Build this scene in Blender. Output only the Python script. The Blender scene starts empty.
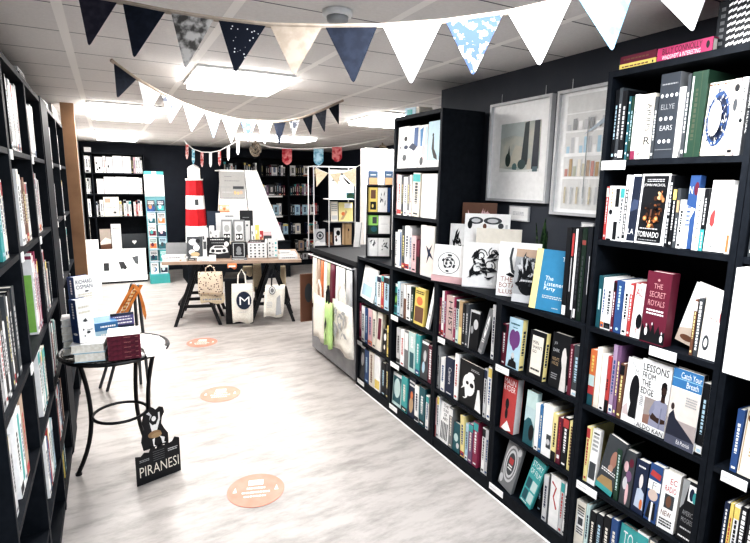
import bpy, math, random
from mathutils import Vector, Matrix, Euler
random.seed(7)
SC = bpy.context.scene
COL = SC.collection
# ------------------------------------------------------------------ camera model
FPX, YAW, PIT, ROL, CH = 500.2, .4885, .17358, .014684, 1.6
FW = Vector((math.sin(YAW)*math.cos(PIT), math.cos(YAW)*math.cos(PIT), -math.sin(PIT)))
_r = Vector((math.cos(YAW), -math.sin(YAW), 0)); _u = _r.cross(FW)
RT = math.cos(ROL)*_r + math.sin(ROL)*_u
UP = -math.sin(ROL)*_r + math.cos(ROL)*_u
CAM = Vector((0, 0, CH))
def pr(p):
    d = Vector(p) - CAM; z = d.dot(FW)
    if z < .05: return (1e5, 1e5)
    return (375 + FPX*d.dot(RT)/z, 271.5 - FPX*d.dot(UP)/z)
def ray(x, y): return RT*((x-375)/FPX) - UP*((y-271.5)/FPX) + FW
def onX(x, y, X): d = ray(x, y); return CAM + d*(X/d.x)
def onY(x, y, Y): d = ray(x, y); return CAM + d*(Y/d.y)
def onZ(x, y, Z): d = ray(x, y); return CAM + d*((Z-CH)/d.z)
def atd(x, y, t): return CAM + ray(x, y)*t
cam = bpy.data.cameras.new('camera'); cam.sensor_width = 36; cam.lens = FPX*36/750; cam.clip_start = .03
co = bpy.data.objects.new('camera', cam); COL.objects.link(co)
co.matrix_world = Matrix(((RT.x, UP.x, -FW.x, 0), (RT.y, UP.y, -FW.y, 0), (RT.z, UP.z, -FW.z, CH), (0, 0, 0, 1)))
SC.camera = co
# ------------------------------------------------------------------ materials
MATS = {}
PAL = dict(w=(.86,.86,.85), W=(.93,.93,.92), c=(.82,.77,.67), k=(.012,.014,.018), n=(.02,.035,.085), g=(.36,.37,.38), d=(.07,.08,.09),
 r=(.55,.05,.05), m=(.17,.015,.045), M=(.33,.03,.1), b=(.03,.1,.28), B=(.03,.2,.44), l=(.45,.66,.78), t=(.03,.42,.42), T=(.015,.13,.16), e=(.025,.075,.045),
 E=(.3,.65,.1), y=(.83,.64,.12), Y=(.85,.74,.3), o=(.75,.2,.04), p=(.22,.11,.23), P=(.42,.3,.45), i=(.75,.48,.5), h=(.2,.09,.05), a=(.55,.38,.2),
 s=(.6,.61,.62), x=(.015,.02,.028), f=(.5,.36,.26), z=(.22,.23,.24), q=(.55,.72,.7))
def newmat(name):
    m = bpy.data.materials.new(name); m.use_nodes = True
    nt = m.node_tree; b = nt.nodes['Principled BSDF']
    return m, nt, b
def paper(c, rough=.45, var=.12, scale=40, name=None):
    key = ('p', c, rough)
    if key in MATS: return MATS[key]
    rgb = PAL[c] if isinstance(c, str) else c
    lum = .3*rgb[0]+.5*rgb[1]+.2*rgb[2]; rgb = tuple(lum+(v-lum)*.82 for v in rgb)
    m, nt, b = newmat(name or 'printed_paper_'+(c if isinstance(c, str) else 'mix'))
    tc = nt.nodes.new('ShaderNodeTexCoord'); n = nt.nodes.new('ShaderNodeTexNoise'); n.inputs['Scale'].default_value = scale
    mix = nt.nodes.new('ShaderNodeMix'); mix.data_type = 'RGBA'
    mix.inputs['A'].default_value = (*[v*(1-var) for v in rgb], 1); mix.inputs['B'].default_value = (*[min(1, v*(1+var*.6)) for v in rgb], 1)
    nt.links.new(tc.outputs['Object'], n.inputs['Vector']); nt.links.new(n.outputs['Fac'], mix.inputs['Factor'])
    nt.links.new(mix.outputs['Result'], b.inputs['Base Color']); b.inputs['Roughness'].default_value = rough
    MATS[key] = m; return m
def pattern(key, c1, c2, scale=60, kind='noise', lo=.45, hi=.55, rough=.8):
    if key in MATS: return MATS[key]
    m, nt, b = newmat(key)
    tc = nt.nodes.new('ShaderNodeTexCoord')
    if kind == 'noise':
        n = nt.nodes.new('ShaderNodeTexNoise'); n.inputs['Detail'].default_value = 4; out = n.outputs['Fac']
    elif kind == 'dots':
        n = nt.nodes.new('ShaderNodeTexVoronoi'); out = n.outputs['Distance']
    else:
        n = nt.nodes.new('ShaderNodeTexWave'); n.inputs['Distortion'].default_value = 6; n.inputs['Detail Scale'].default_value = 3; out = n.outputs['Fac']
    n.inputs['Scale'].default_value = scale
    r = nt.nodes.new('ShaderNodeValToRGB'); r.color_ramp.elements[0].position = lo; r.color_ramp.elements[1].position = hi
    r.color_ramp.elements[0].color = (*c1, 1); r.color_ramp.elements[1].color = (*c2, 1)
    nt.links.new(tc.outputs['Object'], n.inputs['Vector']); nt.links.new(out, r.inputs['Fac']); nt.links.new(r.outputs['Color'], b.inputs['Base Color'])
    b.inputs['Roughness'].default_value = rough; MATS[key] = m; return m
def emis(name, col, s):
    m, nt, b = newmat(name); b.inputs['Base Color'].default_value = (*col, 1)
    b.inputs['Emission Color'].default_value = (*col, 1); b.inputs['Emission Strength'].default_value = s; return m
def mat(c):
    if isinstance(c, bpy.types.Material): return c
    return paper(c)
BLACKWOOD = pattern('black_brown_laminate', (.006,.009,.014), (.013,.017,.024), 30, 'noise', .3, .7, .6); BLACKWOOD.node_tree.nodes['Principled BSDF'].inputs['Specular IOR Level'].default_value = .3
WIRE = paper((.6,.61,.62), .3, name='wire_metal'); BLACKMETAL = paper((.012,.014,.018), .4, name='black_painted_metal')
PAGES = pattern('page_block', (.74,.71,.64), (.88,.86,.81), 60, 'noise', .35, .65, .8)
CANVAS = pattern('cream_canvas', (.74,.71,.64), (.86,.84,.78), 90, 'noise', .35, .65, .9)
NATURAL = pattern('natural_cotton', (.66,.56,.4), (.78,.7,.55), 90, 'noise', .35, .65, .9)
# ------------------------------------------------------------------ mesh builder
class MB:
    def __init__(s): s.v = []; s.f = []; s.mi = []; s.ms = []
    def m(s, c):
        c = mat(c)
        if c not in s.ms: s.ms.append(c)
        return s.ms.index(c)
    def add(s, vs, fs, c):
        o = len(s.v); s.v += [tuple(v) for v in vs]; k = s.m(c)
        for f in fs: s.f.append(tuple(i+o for i in f)); s.mi.append(k)
        return s
    def box(s, x0, x1, y0, y1, z0, z1, c, M=None):
        vs = [Vector((x, y, z)) for z in (z0, z1) for y in (y0, y1) for x in (x0, x1)]
        if M: vs = [M @ v for v in vs]
        return s.add(vs, [(0,2,3,1), (4,5,7,6), (0,1,5,4), (2,6,7,3), (0,4,6,2), (1,3,7,5)], c)
    def poly(s, pts, c): return s.add(pts, [tuple(range(len(pts)))], c)
    def prism(s, pts, off, c):
        n = len(pts); off = Vector(off); vs = [Vector(p) for p in pts]; vs += [v+off for v in vs]
        return s.add(vs, [tuple(range(n))[::-1], tuple(range(n, 2*n))] + [(i, (i+1) % n, n+(i+1) % n, n+i) for i in range(n)], c)
    def tube(s, pts, r, c, n=8, closed=False):
        pts = [Vector(p) for p in pts]; N = len(pts); rings = []
        for i, p in enumerate(pts):
            a = pts[(i-1) % N] if (closed or i > 0) else p; b = pts[(i+1) % N] if (closed or i < N-1) else p
            t = (b-a).normalized(); ref = Vector((0, 0, 1)) if abs(t.z) < .9 else Vector((1, 0, 0))
            e = t.cross(ref).normalized(); g = e.cross(t)
            rr = r[i] if isinstance(r, (list, tuple)) else r
            rings.append([p + (e*math.cos(2*math.pi*k/n) + g*math.sin(2*math.pi*k/n))*rr for k in range(n)])
        vs = [v for q in rings for v in q]; fs = []
        for i in range(N if closed else N-1):
            j = (i+1) % N
            fs += [(i*n+k, i*n+(k+1) % n, j*n+(k+1) % n, j*n+k) for k in range(n)]
        if not closed: fs += [tuple(range(n))[::-1], tuple((N-1)*n+k for k in range(n))]
        return s.add(vs, fs, c)
    def lathe(s, prof, c, n=32, o=(0, 0, 0), M=None):
        vs = []; fs = []
        for r, z in prof:
            for k in range(n):
                v = Vector((r*math.cos(2*math.pi*k/n), r*math.sin(2*math.pi*k/n), z)); v = M @ v if M else v; vs.append(v+Vector(o))
        for i in range(len(prof)-1): fs += [(i*n+k, i*n+(k+1) % n, (i+1)*n+(k+1) % n, (i+1)*n+k) for k in range(n)]
        fs += [tuple(range(n))[::-1], tuple((len(prof)-1)*n+k for k in range(n))]
        return s.add(vs, fs, c)
    def art(s, items, O, X, Z, w, h):
        """flat printed shapes on the plane O + u*w*X + v*h*Z; each item a hair above the last"""
        O = Vector(O); X = Vector(X); Z = Vector(Z); N = X.cross(Z).normalized()
        P = lambda u, v, e: O + X*(u*w) + Z*(v*h) + N*e
        for k, it in enumerate(items):
            e = .0004 + .00012*k; t = it[0]
            if t == 'r': _, a, b, c2, d, c = it; s.poly([P(a, b, e), P(c2, b, e), P(c2, d, e), P(a, d, e)], c)
            elif t == 'e':
                _, a, b, ru, rv, c = it; s.poly([P(a+ru*math.cos(q*math.pi/10), b+rv*math.sin(q*math.pi/10), e) for q in range(20)], c)
            elif t == 'p': s.poly([P(a, b, e) for a, b in it[1]], it[2])
            elif t in 'tT':
                _, st, a, b, c2, d, c = it
                vs, fs = text_geo(st); q = []
                for x, y in vs:
                    if t == 't': q.append(P(a+x*(c2-a), b+y*(d-b), e))
                    else: q.append(P(a+y*(c2-a), d-x*(d-b), e))
                s.add(q, fs, c)
            elif t == 'l':   # illegible lines of print: rows of short dashes
                _, a, b, c2, d, n, c = it
                rr = random.Random(k*31+n)
                for i in range(n):
                    y0 = b+(d-b)*(i+.2)/n; y1 = b+(d-b)*(i+.75)/n; x = a
                    while x < c2-.02:
                        L = rr.uniform(.06, .18)*(c2-a); s.poly([P(x, y0, e), P(min(x+L, c2), y0, e), P(min(x+L, c2), y1, e), P(x, y1, e)], c); x += L+.03*(c2-a)
            elif t == 'L':   # the same running down a spine
                _, a, b, c2, d, c = it
                rr = random.Random(k*17+int(d*100)); y = d
                while y > b+.01:
                    L = rr.uniform(.025, .06); y0 = max(b, y-L); j = rr.uniform(0, .15)*(c2-a)
                    s.poly([P(a+j, y0, e), P(c2-j, y0, e), P(c2-j, y, e), P(a+j, y, e)], c); y -= L+.015
        return s
    def build(s, name, parent=None, smooth=False):
        me = bpy.data.meshes.new(name); me.from_pydata(s.v, [], s.f)
        for m in s.ms: me.materials.append(m)
        me.polygons.foreach_set('material_index', s.mi)
        if smooth: me.polygons.foreach_set('use_smooth', [True]*len(s.f))
        me.update()
        o = bpy.data.objects.new(name, me); COL.objects.link(o)
        if parent is not None: o.parent = parent
        return o
_TG = {}
def text_geo(st):
    if st in _TG: return _TG[st]
    cu = bpy.data.curves.new('t', 'FONT'); cu.body = st; cu.resolution_u = 2; cu.align_x = 'CENTER'
    o = bpy.data.objects.new('t', cu); COL.objects.link(o)
    me = bpy.data.meshes.new_from_object(o)
    vs = [v.co for v in me.vertices]; fs = [tuple(p.vertices) for p in me.polygons]
    x0 = min(v.x for v in vs); x1 = max(v.x for v in vs); y0 = min(v.y for v in vs); y1 = max(v.y for v in vs)
    r = ([((v.x-x0)/(x1-x0), (v.y-y0)/(y1-y0)) for v in vs], fs)
    bpy.data.objects.remove(o); bpy.data.curves.remove(cu); bpy.data.meshes.remove(me)
    _TG[st] = r; return r
def tag(o, label, cat, group=None, kind=None):
    if label: o['label'] = label
    if cat: o['category'] = cat
    if group: o['group'] = group
    if kind: o['kind'] = kind
    return o
def empty(name, loc, rz=0):
    o = bpy.data.objects.new(name, None); o.empty_display_size = .1; COL.objects.link(o)
    o.location = loc; o.rotation_euler = (0, 0, rz); return o
def struct(name, mb): o = mb.build(name); o['kind'] = 'structure'; return o
# ------------------------------------------------------------------ frames (a shelf front, a table): local x to the viewer's right, y away, z up
class Frame:
    def __init__(s, o, a, W=None): s.W = W; s.o = Vector(o); s.a = a; s.M = Matrix.Rotation(a, 3, 'Z')
    def w(s, x, y, z): return s.o + s.M @ Vector((x, y, z))
    def u(s, px, y, z, lo=-3, hi=6):
        for _ in range(50):
            m = (lo+hi)/2
            if pr(s.w(m, y, z))[0] < px: lo = m
            else: hi = m
        return (lo+hi)/2
def hfor(f, py, hmax=1.5):
    lo, hi = .005, hmax
    for _ in range(40):
        m = (lo+hi)/2
        if pr(f(m))[1] > py: lo = m
        else: hi = m
    return lo
R90 = math.pi/2
# ------------------------------------------------------------------ books
BOOKS = []      # (object, description, place, group)
LAB = {'w':'white','W':'bright white','c':'cream','k':'black','n':'navy','g':'grey','d':'charcoal','r':'red','m':'maroon','M':'crimson','b':'blue','B':'bright blue','l':'pale blue','t':'teal','T':'dark teal','e':'dark green','E':'lime green','y':'yellow','Y':'pale yellow','o':'orange','p':'purple','P':'lilac','i':'pink','h':'brown','a':'tan','s':'silver grey','x':'black','f':'light brown','z':'dark grey','q':'pale green'}
DARK = set('kndrmMbBtTepohxze')
def spine_art(c, w, h, seed):
    rr = random.Random(seed); fg = rr.choice('wwcYls') if c in DARK else rr.choice('kknrdb'); A = []
    k = rr.random()
    if k < .3: A.append(('r', 0, .8, 1, .97, rr.choice('wckrnty'))) 
    elif k < .5: A.append(('r', 0, .03, 1, .14, rr.choice('kwrbo')))
    if w > .008: A.append(('L', .28, .3, .72, .78, fg))
    A.append(('r', .2, .05, .8, .09, fg)); return A
def face_art(c, seed):
    rr = random.Random(seed); fg = 'w' if c in DARK else 'k'; A = []
    k = rr.random()
    if k < .4: A.append(('r', .06, .08, .94, .52, rr.choice('ntTdhgobm')))
    elif k < .7: A.append(('e', .5, .38, .3, .22, rr.choice('rtnyokB')))
    else: A += [('p', [(0, 0), (1, 0), (1, .4), (.6, .55), (.3, .35), (0, .45)], rr.choice('nTdhgtb'))]
    A.append(('l', .12, .66, .88, .92, 2, fg)); A.append(('l', .2, .57, .8, .62, 1, fg)); return A
def book_spine(w, h, d, c, art=None, seed=0, cover=None, px0=0, inner=None):
    """spine out: spine at y=0, boards at x=0 and x=w"""
    t = min(.0025, w*.2); mb = MB(); cc = cover or c
    mb.box(px0, px0+w, 0, t, 0, h, c).box(px0, px0+t, t, d, 0, h, cc).box(px0+w-t, px0+w, t, d, 0, h, cc)
    mb.art(art if art is not None else spine_art(c, w, h, seed), (px0, 0, 0), (1, 0, 0), (0, 0, 1), w, h)
    if inner: mb.art(inner, (px0+w, t, 0), (0, 1, 0), (0, 0, 1), d-t, h)
    o = mb.build('book')
    MB().box(px0+t, px0+w-t, t, d-.004, .003, h-.003, PAGES).build('pages', o); return o
def book_face(w, h, T, c, art=None, seed=0, side=None, px0=0, left=False, back=None):
    """cover out: front board at y=0; spine on the right side (or left)"""
    t = min(.0025, T*.2); mb = MB(); sc = side or c
    mb.box(px0, px0+w, 0, t, 0, h, c).box(px0, px0+w, T-t, T, 0, h, back or c)
    if left: mb.box(px0, px0+t, t, T-t, 0, h, sc)
    else: mb.box(px0+w-t, px0+w, t, T-t, 0, h, sc)
    if not left and side and side not in 'wWcs' and T > .015: mb.art(spine_art(side, T, h, seed), (px0+w, 0, 0), (0, 1, 0), (0, 0, 1), T, h)
    mb.art(art if art is not None else face_art(c, seed), (px0, 0, 0), (1, 0, 0), (0, 0, 1), w, h)
    o = mb.build('book')
    if T > .006:
        a, b = (px0+t, px0+w-.003) if left else (px0+.003, px0+w-t)
        MB().box(a, b, t, T-t, .003, h-.003, PAGES).build('pages', o)
    return o
def book_flat(w, d, T, c, side=None, art=None, front='spine', px0=0, seed=0):
    """lying: front edge (y=0) shows spine or pages"""
    t = min(.003, T*.2); mb = MB(); sc = side or c
    mb.box(px0, px0+w, 0, d, 0, t, c).box(px0, px0+w, 0, d, T-t, T, c)
    if front == 'spine': mb.box(px0, px0+w, 0, t, t, T-t, sc)
    else: mb.box(px0, px0+w, d-t, d, t, T-t, sc)
    if front == 'spine': mb.art(art if art is not None else [('l', .1, .25, .8, .75, 1, 'w' if sc in DARK else 'k')], (px0, 0, 0), (1, 0, 0), (0, 0, 1), w, T)
    o = mb.build('book'); y0, y1 = (t, d-.004) if front == 'spine' else (.003, d-t)
    MB().box(px0+.004, px0+w-.004, y0, y1, t, T-t, PAGES).build('pages', o); return o
def put(o, F, x, y, z, lean=0, roll=0, yaw=0):
    o.location = F.w(x, y, z)
    o.rotation_euler = (Matrix.Rotation(F.a+yaw, 3, 'Z') @ Matrix.Rotation(-lean, 3, 'X') @ Matrix.Rotation(roll, 3, 'Y')).to_euler()
    return o
_seed = [100]
def S(x0, x1, yt, c, desc=None, **k): return ('S', x0, x1, yt, c, desc, k)
def Fc(x0, x1, yt, c, desc=None, **k): return ('F', x0, x1, yt, c, desc, k)
def row(F, place, Z, gap, items, group, yset=.014, dmax=.2):
    prev = -9
    for kind, x0, x1, yt, c, desc, k in items:
        _seed[0] += 1; ys = k.get('y', yset); sd = _seed[0]
        u0 = F.u(x0, ys, Z); u1 = F.u(x1, ys, Z)
        if not k.get('free'): u0 = max(u0, prev+.0012)
        u0 = max(u0, .0205); w = max(u1-u0-.0012, .006)
        if F.W and u0+w > F.W-.0208: w = max(.006, F.W-.0208-u0); u0 = min(u0, F.W-.0208-w)
        prev = max(prev, u0+w) if not k.get('free') else prev
        roll = math.radians(k.get('roll', 0)); lean = math.radians(k.get('lean', 3 if kind == 'F' else 0)); yaw = math.radians(k.get('yaw', 0))
        um = u0+w/2
        h = hfor(lambda q: F.w(um+math.sin(roll)*q, ys+math.sin(lean)*q, Z+q*math.cos(lean)), yt); h = min(h/max(.3, math.cos(roll)), gap-.012)
        if roll: # the slanted footprint is wider than the book: shrink it into its place
            w = max(.02, k.get('w', w))
            if roll > 0:
                pv = min(u0+w, F.W-.022-k.get('mr', 0)-h*math.sin(roll)*1.02); w = min(w, max(.03, pv-u0)); u0 = pv-w
        off = -w if roll > 0 else 0
        if kind == 'S':
            d = min(k.get('d', random.uniform(.13, .17)), dmax)
            o = book_spine(w, h, d, c, k.get('art'), sd, k.get('cover'), off, k.get('inner'))
            desc = desc or LAB[c]+' spine-out book'
        else:
            T = k.get('T', .024); h = min(h, gap-.012-T*math.sin(lean)); o = book_face(w, h, T, c, k.get('art'), sd, k.get('side'), off, k.get('left', False))
            desc = desc or LAB[c]+' face-out book'
        put(o, F, (u0+w if roll > 0 else u0), ys, Z+.0008+(T*math.sin(lean) if kind == 'F' else 0), lean, roll, yaw)
        BOOKS.append((o, desc, place, group))
# ------------------------------------------------------------------ bookcases
def bookcase(name_lab, F, W, D, top, shelves, labels=(), cols=(), mat_=BLACKWOOD):
    r = empty('bookcase', F.o, F.a); tag(r, name_lab, 'bookcase', None)
    t = .019
    for a in (.0008, W-t-.0008): MB().box(a, a+t, 0, D, 0, top-.022, mat_).build('side_panel', r)
    for a in cols: MB().box(a-t/2, a+t/2, .004, D-.006, .06, top-.023, mat_).build('divider', r)
    MB().box(.0008, W-.0008, 0, D, top-.022, top, mat_).build('top_panel', r)
    MB().box(t, W-t, D-.006, D, .02, top-.022, mat_).build('back_panel', r)
    MB().box(t, W-t, .004, .018, 0, shelves[-1]-.02, mat_).build('plinth', r)
    for z in shelves: MB().box(t+.0005, W-t-.0005, .001, D-.007, z-.02, z, mat_).build('shelf', r)
    for x0, x1, z in labels:
        a, b = (F.u(x0, -.002, z), F.u(x1, -.002, z)) if x0 > 3 or x1 > 3 else (x0, x1)
        mb = MB().box(a, b, -.004, -.0005, z-.036, z-.002, 'W')
        mb.art([('l', .08, .4, .5, .62, 1, 's')], (a, -.004, z-.036), (1, 0, 0), (0, 0, 1), b-a, .034)
        q = mb.build('shelf_label', r); q['label'] = 'white card label clipped to shelf edge'
    return r
XF, DC = 1.672, .30
YB = [.29, .815, 1.325, 1.835, 2.375, 2.91, 3.44]
def RF(i): return Frame((XF, YB[i+1], 0), -R90, YB[i+1]-YB[i])     # case between YB[i] and YB[i+1]
SHT = [1.70, 1.40, 1.05, .72, .385, .07]; SHL = [.72, .385, .07]
FF, FA, FB, FC_, FD, FE = [RF(i) for i in range(6)]
wd = lambda i: YB[i+1]-YB[i]
bookcase('tall black bookcase cut off by the right edge of the photo', FF, wd(0), DC, 2.02, SHT, [(722, 748, .72)])
bookcase('tall black bookcase on the right, just past the framed pictures', FA, wd(1), DC, 2.02, SHT, [(602, 626, 1.70), (650, 677, 1.05), (577, 597, .385)])
bookcase('low black bookcase under the framed pictures, nearest tall right bookcase', FB, wd(2), DC, 1.05, SHL, [(496, 509, .72), (489.5, 503, .07)])
bookcase('low black bookcase between the tall far bookcase and the near low one', FC_, wd(3), DC, 1.05, SHL, [(438, 445, .72)])
bookcase('tall black bookcase midway along the right side, its black end panel showing', FD, wd(4), DC, 2.02, SHT, [(391, 398, .72), (390.5, 399, .385), (389.5, 397, .07)])
bookcase('farthest low black bookcase on the right, next to the tote bag counter', FE, wd(5), DC, 1.05, SHL, [(357.5, 364, .07), (357.5, 362, .385)])
G = lambda n: 'books on the '+n
nA, nB, nC, nD, nE, nF = 'near tall right bookcase', 'near low right bookcase', 'middle low right bookcase', 'far tall right bookcase', 'far low right bookcase', 'right-edge tall bookcase'
def wreath():
    rr = random.Random(4); A = [('e', .5, .5, .43, .37, 'b'), ('e', .5, .5, .36, .31, 'n')]
    for i in range(130):
        t = rr.uniform(0, 6.283); r = rr.uniform(.27, .46); a, b = .5+r*math.cos(t), .5+r*.86*math.sin(t); p = rr.uniform(0, 6.283); l, k = rr.uniform(.03, .06), rr.uniform(.012, .022)
        A.append(('p', [(a-l*math.cos(p), b-l*.8*math.sin(p)), (a+k*math.sin(p), b-k*math.cos(p)), (a+l*math.cos(p), b+l*.8*math.sin(p)), (a-k*math.sin(p), b+k*math.cos(p))], rr.choice(['n', 'b', (.02,.04,.14), 'c', 's'] if r < .42 else ['n', 'b'])))
    return A
# --- near tall case
row(FA, 'top shelf, '+nA, 1.70, .30, [
 S(610,613.5,90,'k'), S(613.5,617,88,'d'), S(617,622,91,'k'), S(623.5,626,96.5,'T','thin dark teal speckled book',art=[('e',.5,.1+.16*i,.3,.02,'w') for i in range(6)]), S(626.2,628.8,97,'e'),
 S(629.3,634,94.5,'w','white book with a red foot to its spine',art=[('r',0,0,1,.13,'M'),('r',.55,.13,1,1,'q'),('L',.2,.3,.5,.8,'g')]),
 S(634.8,649,94,'c','thick cream book with black vertical lettering',art=[('T','APUHIS',.52,.42,.85,.85,'k'),('t','R',.5,.22,.95,.34,'k'),('e',.2,.08,.07,.012,'k')]),
 S(649.3,652.5,97,'d'),
 S(653,672,73,'z','tall grey book with rows of white star icons',art=[('r',0,0,1,1,(.05,.06,.075)),('l',.1,.86,.9,.89,1,'g')]+[('e',.15+.25*i,.74,.07,.022,'W') for i in range(4)]+[('t','ELLYE',.15,.58,.85,.64,'g'),('t','EARS',.2,.33,.85,.39,'s')]+[('e',.2+.27*i,.47,.08,.024,'W') for i in range(3)]+[('e',.25+.25*i,.2,.08,.024,'W') for i in range(3)]+[('r',.05,.1,.95,.106,'g')],d=.19),
 S(672.4,678.6,87,'w','white book beside the starred grey one',art=[('L',.3,.15,.6,.9,'s'),('p',[(.8,0),(1,0),(1,.2)],'k')]),
 S(679.2,682.8,74,'d'), S(683.2,699,71,'e','tall thick dark green cloth book',art=[('r',.04,.05,.16,.95,'s'),('L',.3,.2,.5,.8,(.08,.1,.06)),('r',.6,0,.66,1,(.05,.09,.05))],d=.19),
 Fc(699.5,724.6,82,'c','cream book with a round blue wreath on its cover',T=.03,left=True,side='c',art=wreath()+[('e',.5,.5,.25,.24,'c'),('l',.36,.4,.66,.6,3,'a')]+[('l',.1,.93,.9,.97,1,'h'),('l',.1,.03,.9,.06,1,'a')]),
 S(725,732.4,78.5,'i','beige pink spine marked with dark blots',art=[('r',0,0,1,1,(.7,.6,.52)),('e',.5,.88,.35,.05,'k'),('e',.5,.66,.3,.08,'d'),('e',.45,.4,.2,.12,'g'),('r',.2,.04,.8,.08,'k')]),
 S(732.9,738.8,77,'W','white book with black TIMBER lettering',art=[('T','TIMBER',.25,.5,.75,.95,'k'),('e',.5,.45,.3,.03,'k'),('L',.4,.1,.6,.25,'g')]),
 S(739.6,746.5,82,'k',art=[('T','IAN XAMO  CULTURAL',.3,.3,.65,.95,'w')])], G(nA))
tornado = [('r',0,0,1,1,'W'),('r',.07,.03,.93,.97,'k')]
_t = random.Random(9)
for _k in range(46):
    _a, _b = _t.gauss(.55, .17), _t.gauss(.46, .12)
    if .14 < _a < .88 and .24 < _b < .74: tornado.append(('e', _a, _b, _t.uniform(.02, .07), _t.uniform(.012, .035), _t.choice([(.09,.03,.012), (.16,.055,.015), (.3,.1,.02), (.05,.02,.012)])))
for _k in range(14): tornado.append(('e', _t.gauss(.76, .06), _t.gauss(.67, .04), _t.uniform(.02, .05), _t.uniform(.015, .035), _t.choice([(.6,.25,.07), (.85,.5,.22), (.5,.18,.05)])))
for _k in range(12): tornado.append(('e', _t.gauss(.54, .05), _t.gauss(.28, .035), _t.uniform(.015, .035), _t.uniform(.012, .025), _t.choice([(.8,.32,.06), (.95,.6,.25), (.6,.2,.04)])))
for _s in (-1, 1): tornado += [('e', .52+_s*.2, .37, .07, .035, (.5,.17,.03)), ('e', .52+_s*.2, .37, .04, .02, (.85,.42,.12))]
tornado += [('p',[(.14,.55),(.44,.545),(.48,.58),(.52,.6),(.56,.58),(.6,.545),(.9,.54),(.6,.51),(.58,.42),(.46,.42),(.44,.51)],(.012,.01,.012)),('r',.49,.4,.55,.5,(.16,.07,.04)),('t','JOHN NICHOL',.15,.81,.9,.86,'W'),('l',.25,.88,.85,.93,2,'s'),('t','TORNADO',.13,.1,.9,.18,'W'),('l',.2,.21,.85,.24,1,'s'),('l',.2,.05,.85,.075,1,'g')]
row(FA, 'second shelf, '+nA, 1.40, .28, [
 S(602.4,605,186.5,'r'), S(605.3,611,186,'W','white book with a round black emblem low on its spine',art=[('e',.5,.52,.3,.05,'k'),('L',.35,.6,.65,.95,'a'),('r',.1,0,.9,.03,'k')]), S(611.3,616,186,'w','white book with black blocks above and below',art=[('r',.1,.62,.9,.95,'k'),('r',.1,.02,.9,.35,'k')]), S(616.2,620.2,187,'w'), S(620.6,624.4,175,'W','white-edged black spine left of the aircraft covers',art=[('r',.1,.05,.85,.8,'k'),('L',.3,.1,.65,.95,'w')]),
 Fc(624.8,633.4,175,'n','narrow strip of a navy cover left of the aircraft book',T=.03,art=[('r',0,0,1,1,'W'),('r',.12,.02,1,.97,(.02,.03,.06)),('p',[(.15,.45),(1,.5),(1,.62),(.4,.64),(.15,.55)],(.06,.09,.17)),('t','LA',.2,.12,.85,.2,'W')],left=True,side='w'),
 Fc(633.9,661.8,174.5,'k','black cover with a flaming aircraft and white TORNADO lettering',T=.035,art=tornado,left=True,side='w'),
 S(662.2,667,175.5,'k','black and white upright-lettered spine beside the aircraft cover',art=[('r',0,0,.25,1,'w'),('L',.4,.45,.75,.9,'W'),('L',.4,.05,.75,.4,'s')]),
 S(667.3,671,188,'k'), S(671.3,675,188.5,'d','charcoal book with a tan block on its spine',art=[('r',.1,.6,.9,.8,'a'),('L',.3,.1,.7,.5,'w')]),
 S(675.3,680,200,'W'), Fc(680.3,690.3,176,'b','blue and white cover peeping out behind the BERLIN book',T=.03,art=[('p',[(0,0),(.6,0),(.5,.4),(.9,.55),(0,.6)],'W'),('t','N',.05,.75,.4,.85,'w'),('e',.75,.82,.22,.09,'m'),('l',.1,.3,.5,.6,5,'b')]),
 S(690.8,697.5,188.5,'W','white book with black BERLIN running down the spine',art=[('T','BERLIN',.38,.35,.68,.82,'k'),('r',.4,.2,.62,.23,'o')]), S(697.8,702,189,'k','black book with a turquoise foot',art=[('r',0,0,1,.35,'t'),('L',.3,.42,.7,.85,'w'),('L',.3,.05,.7,.3,'w')]),
 Fc(702.4,723,181,'W','white cover with a red glove-like blot',T=.04,art=[('p',[(.12,.38),(.12,.5),(.2,.56),(.33,.6),(.36,.4),(.28,.34)],'r'),('e',.42,.3,.03,.015,'d'),('e',.36,.07,.03,.015,'d'),('e',.6,.8,.015,.03,'s')]),
 S(723.4,728.6,186,'W','white book with red vertical lettering',art=[('T','ABERINTO',.35,.3,.75,.95,'r'),('r',.2,.03,.7,.28,'o')]),
 Fc(729,739.5,187,'W','white cover with an orange top and red blue corner',T=.035,art=[('p',[(.3,.85),(1,.88),(1,1),(.3,1)],'f'),('p',[(.05,.02),(.5,.1),(.45,0)],'b'),('p',[(0,.02),(.25,.0),(.2,.14)],'r'),('l',.05,.2,.4,.3,2,'g')])], G(nA))
royals = [('t','THE',.32,.77,.68,.84,(.65,.35,.35)),('t','SECRET',.18,.65,.84,.73,(.65,.35,.35)),('t','ROYALS',.16,.53,.84,.61,(.65,.35,.35)),('e',.5,.89,.05,.018,(.6,.3,.3)),('l',.14,.4,.85,.49,2,'W'),('p',[(0,.02),(1,.02),(1,.2),(.8,.16),(.72,.27),(.6,.14),(.5,.3),(.42,.16),(.3,.27),(.2,.15),(.05,.26),(0,.1)],'k'),('e',.22,.16,.06,.06,'W'),('e',.22,.25,.03,.022,'s'),('e',.45,.28,.03,.022,'s'),('e',.88,.1,.06,.05,'w'),('e',.88,.18,.03,.022,'s')]
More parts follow.
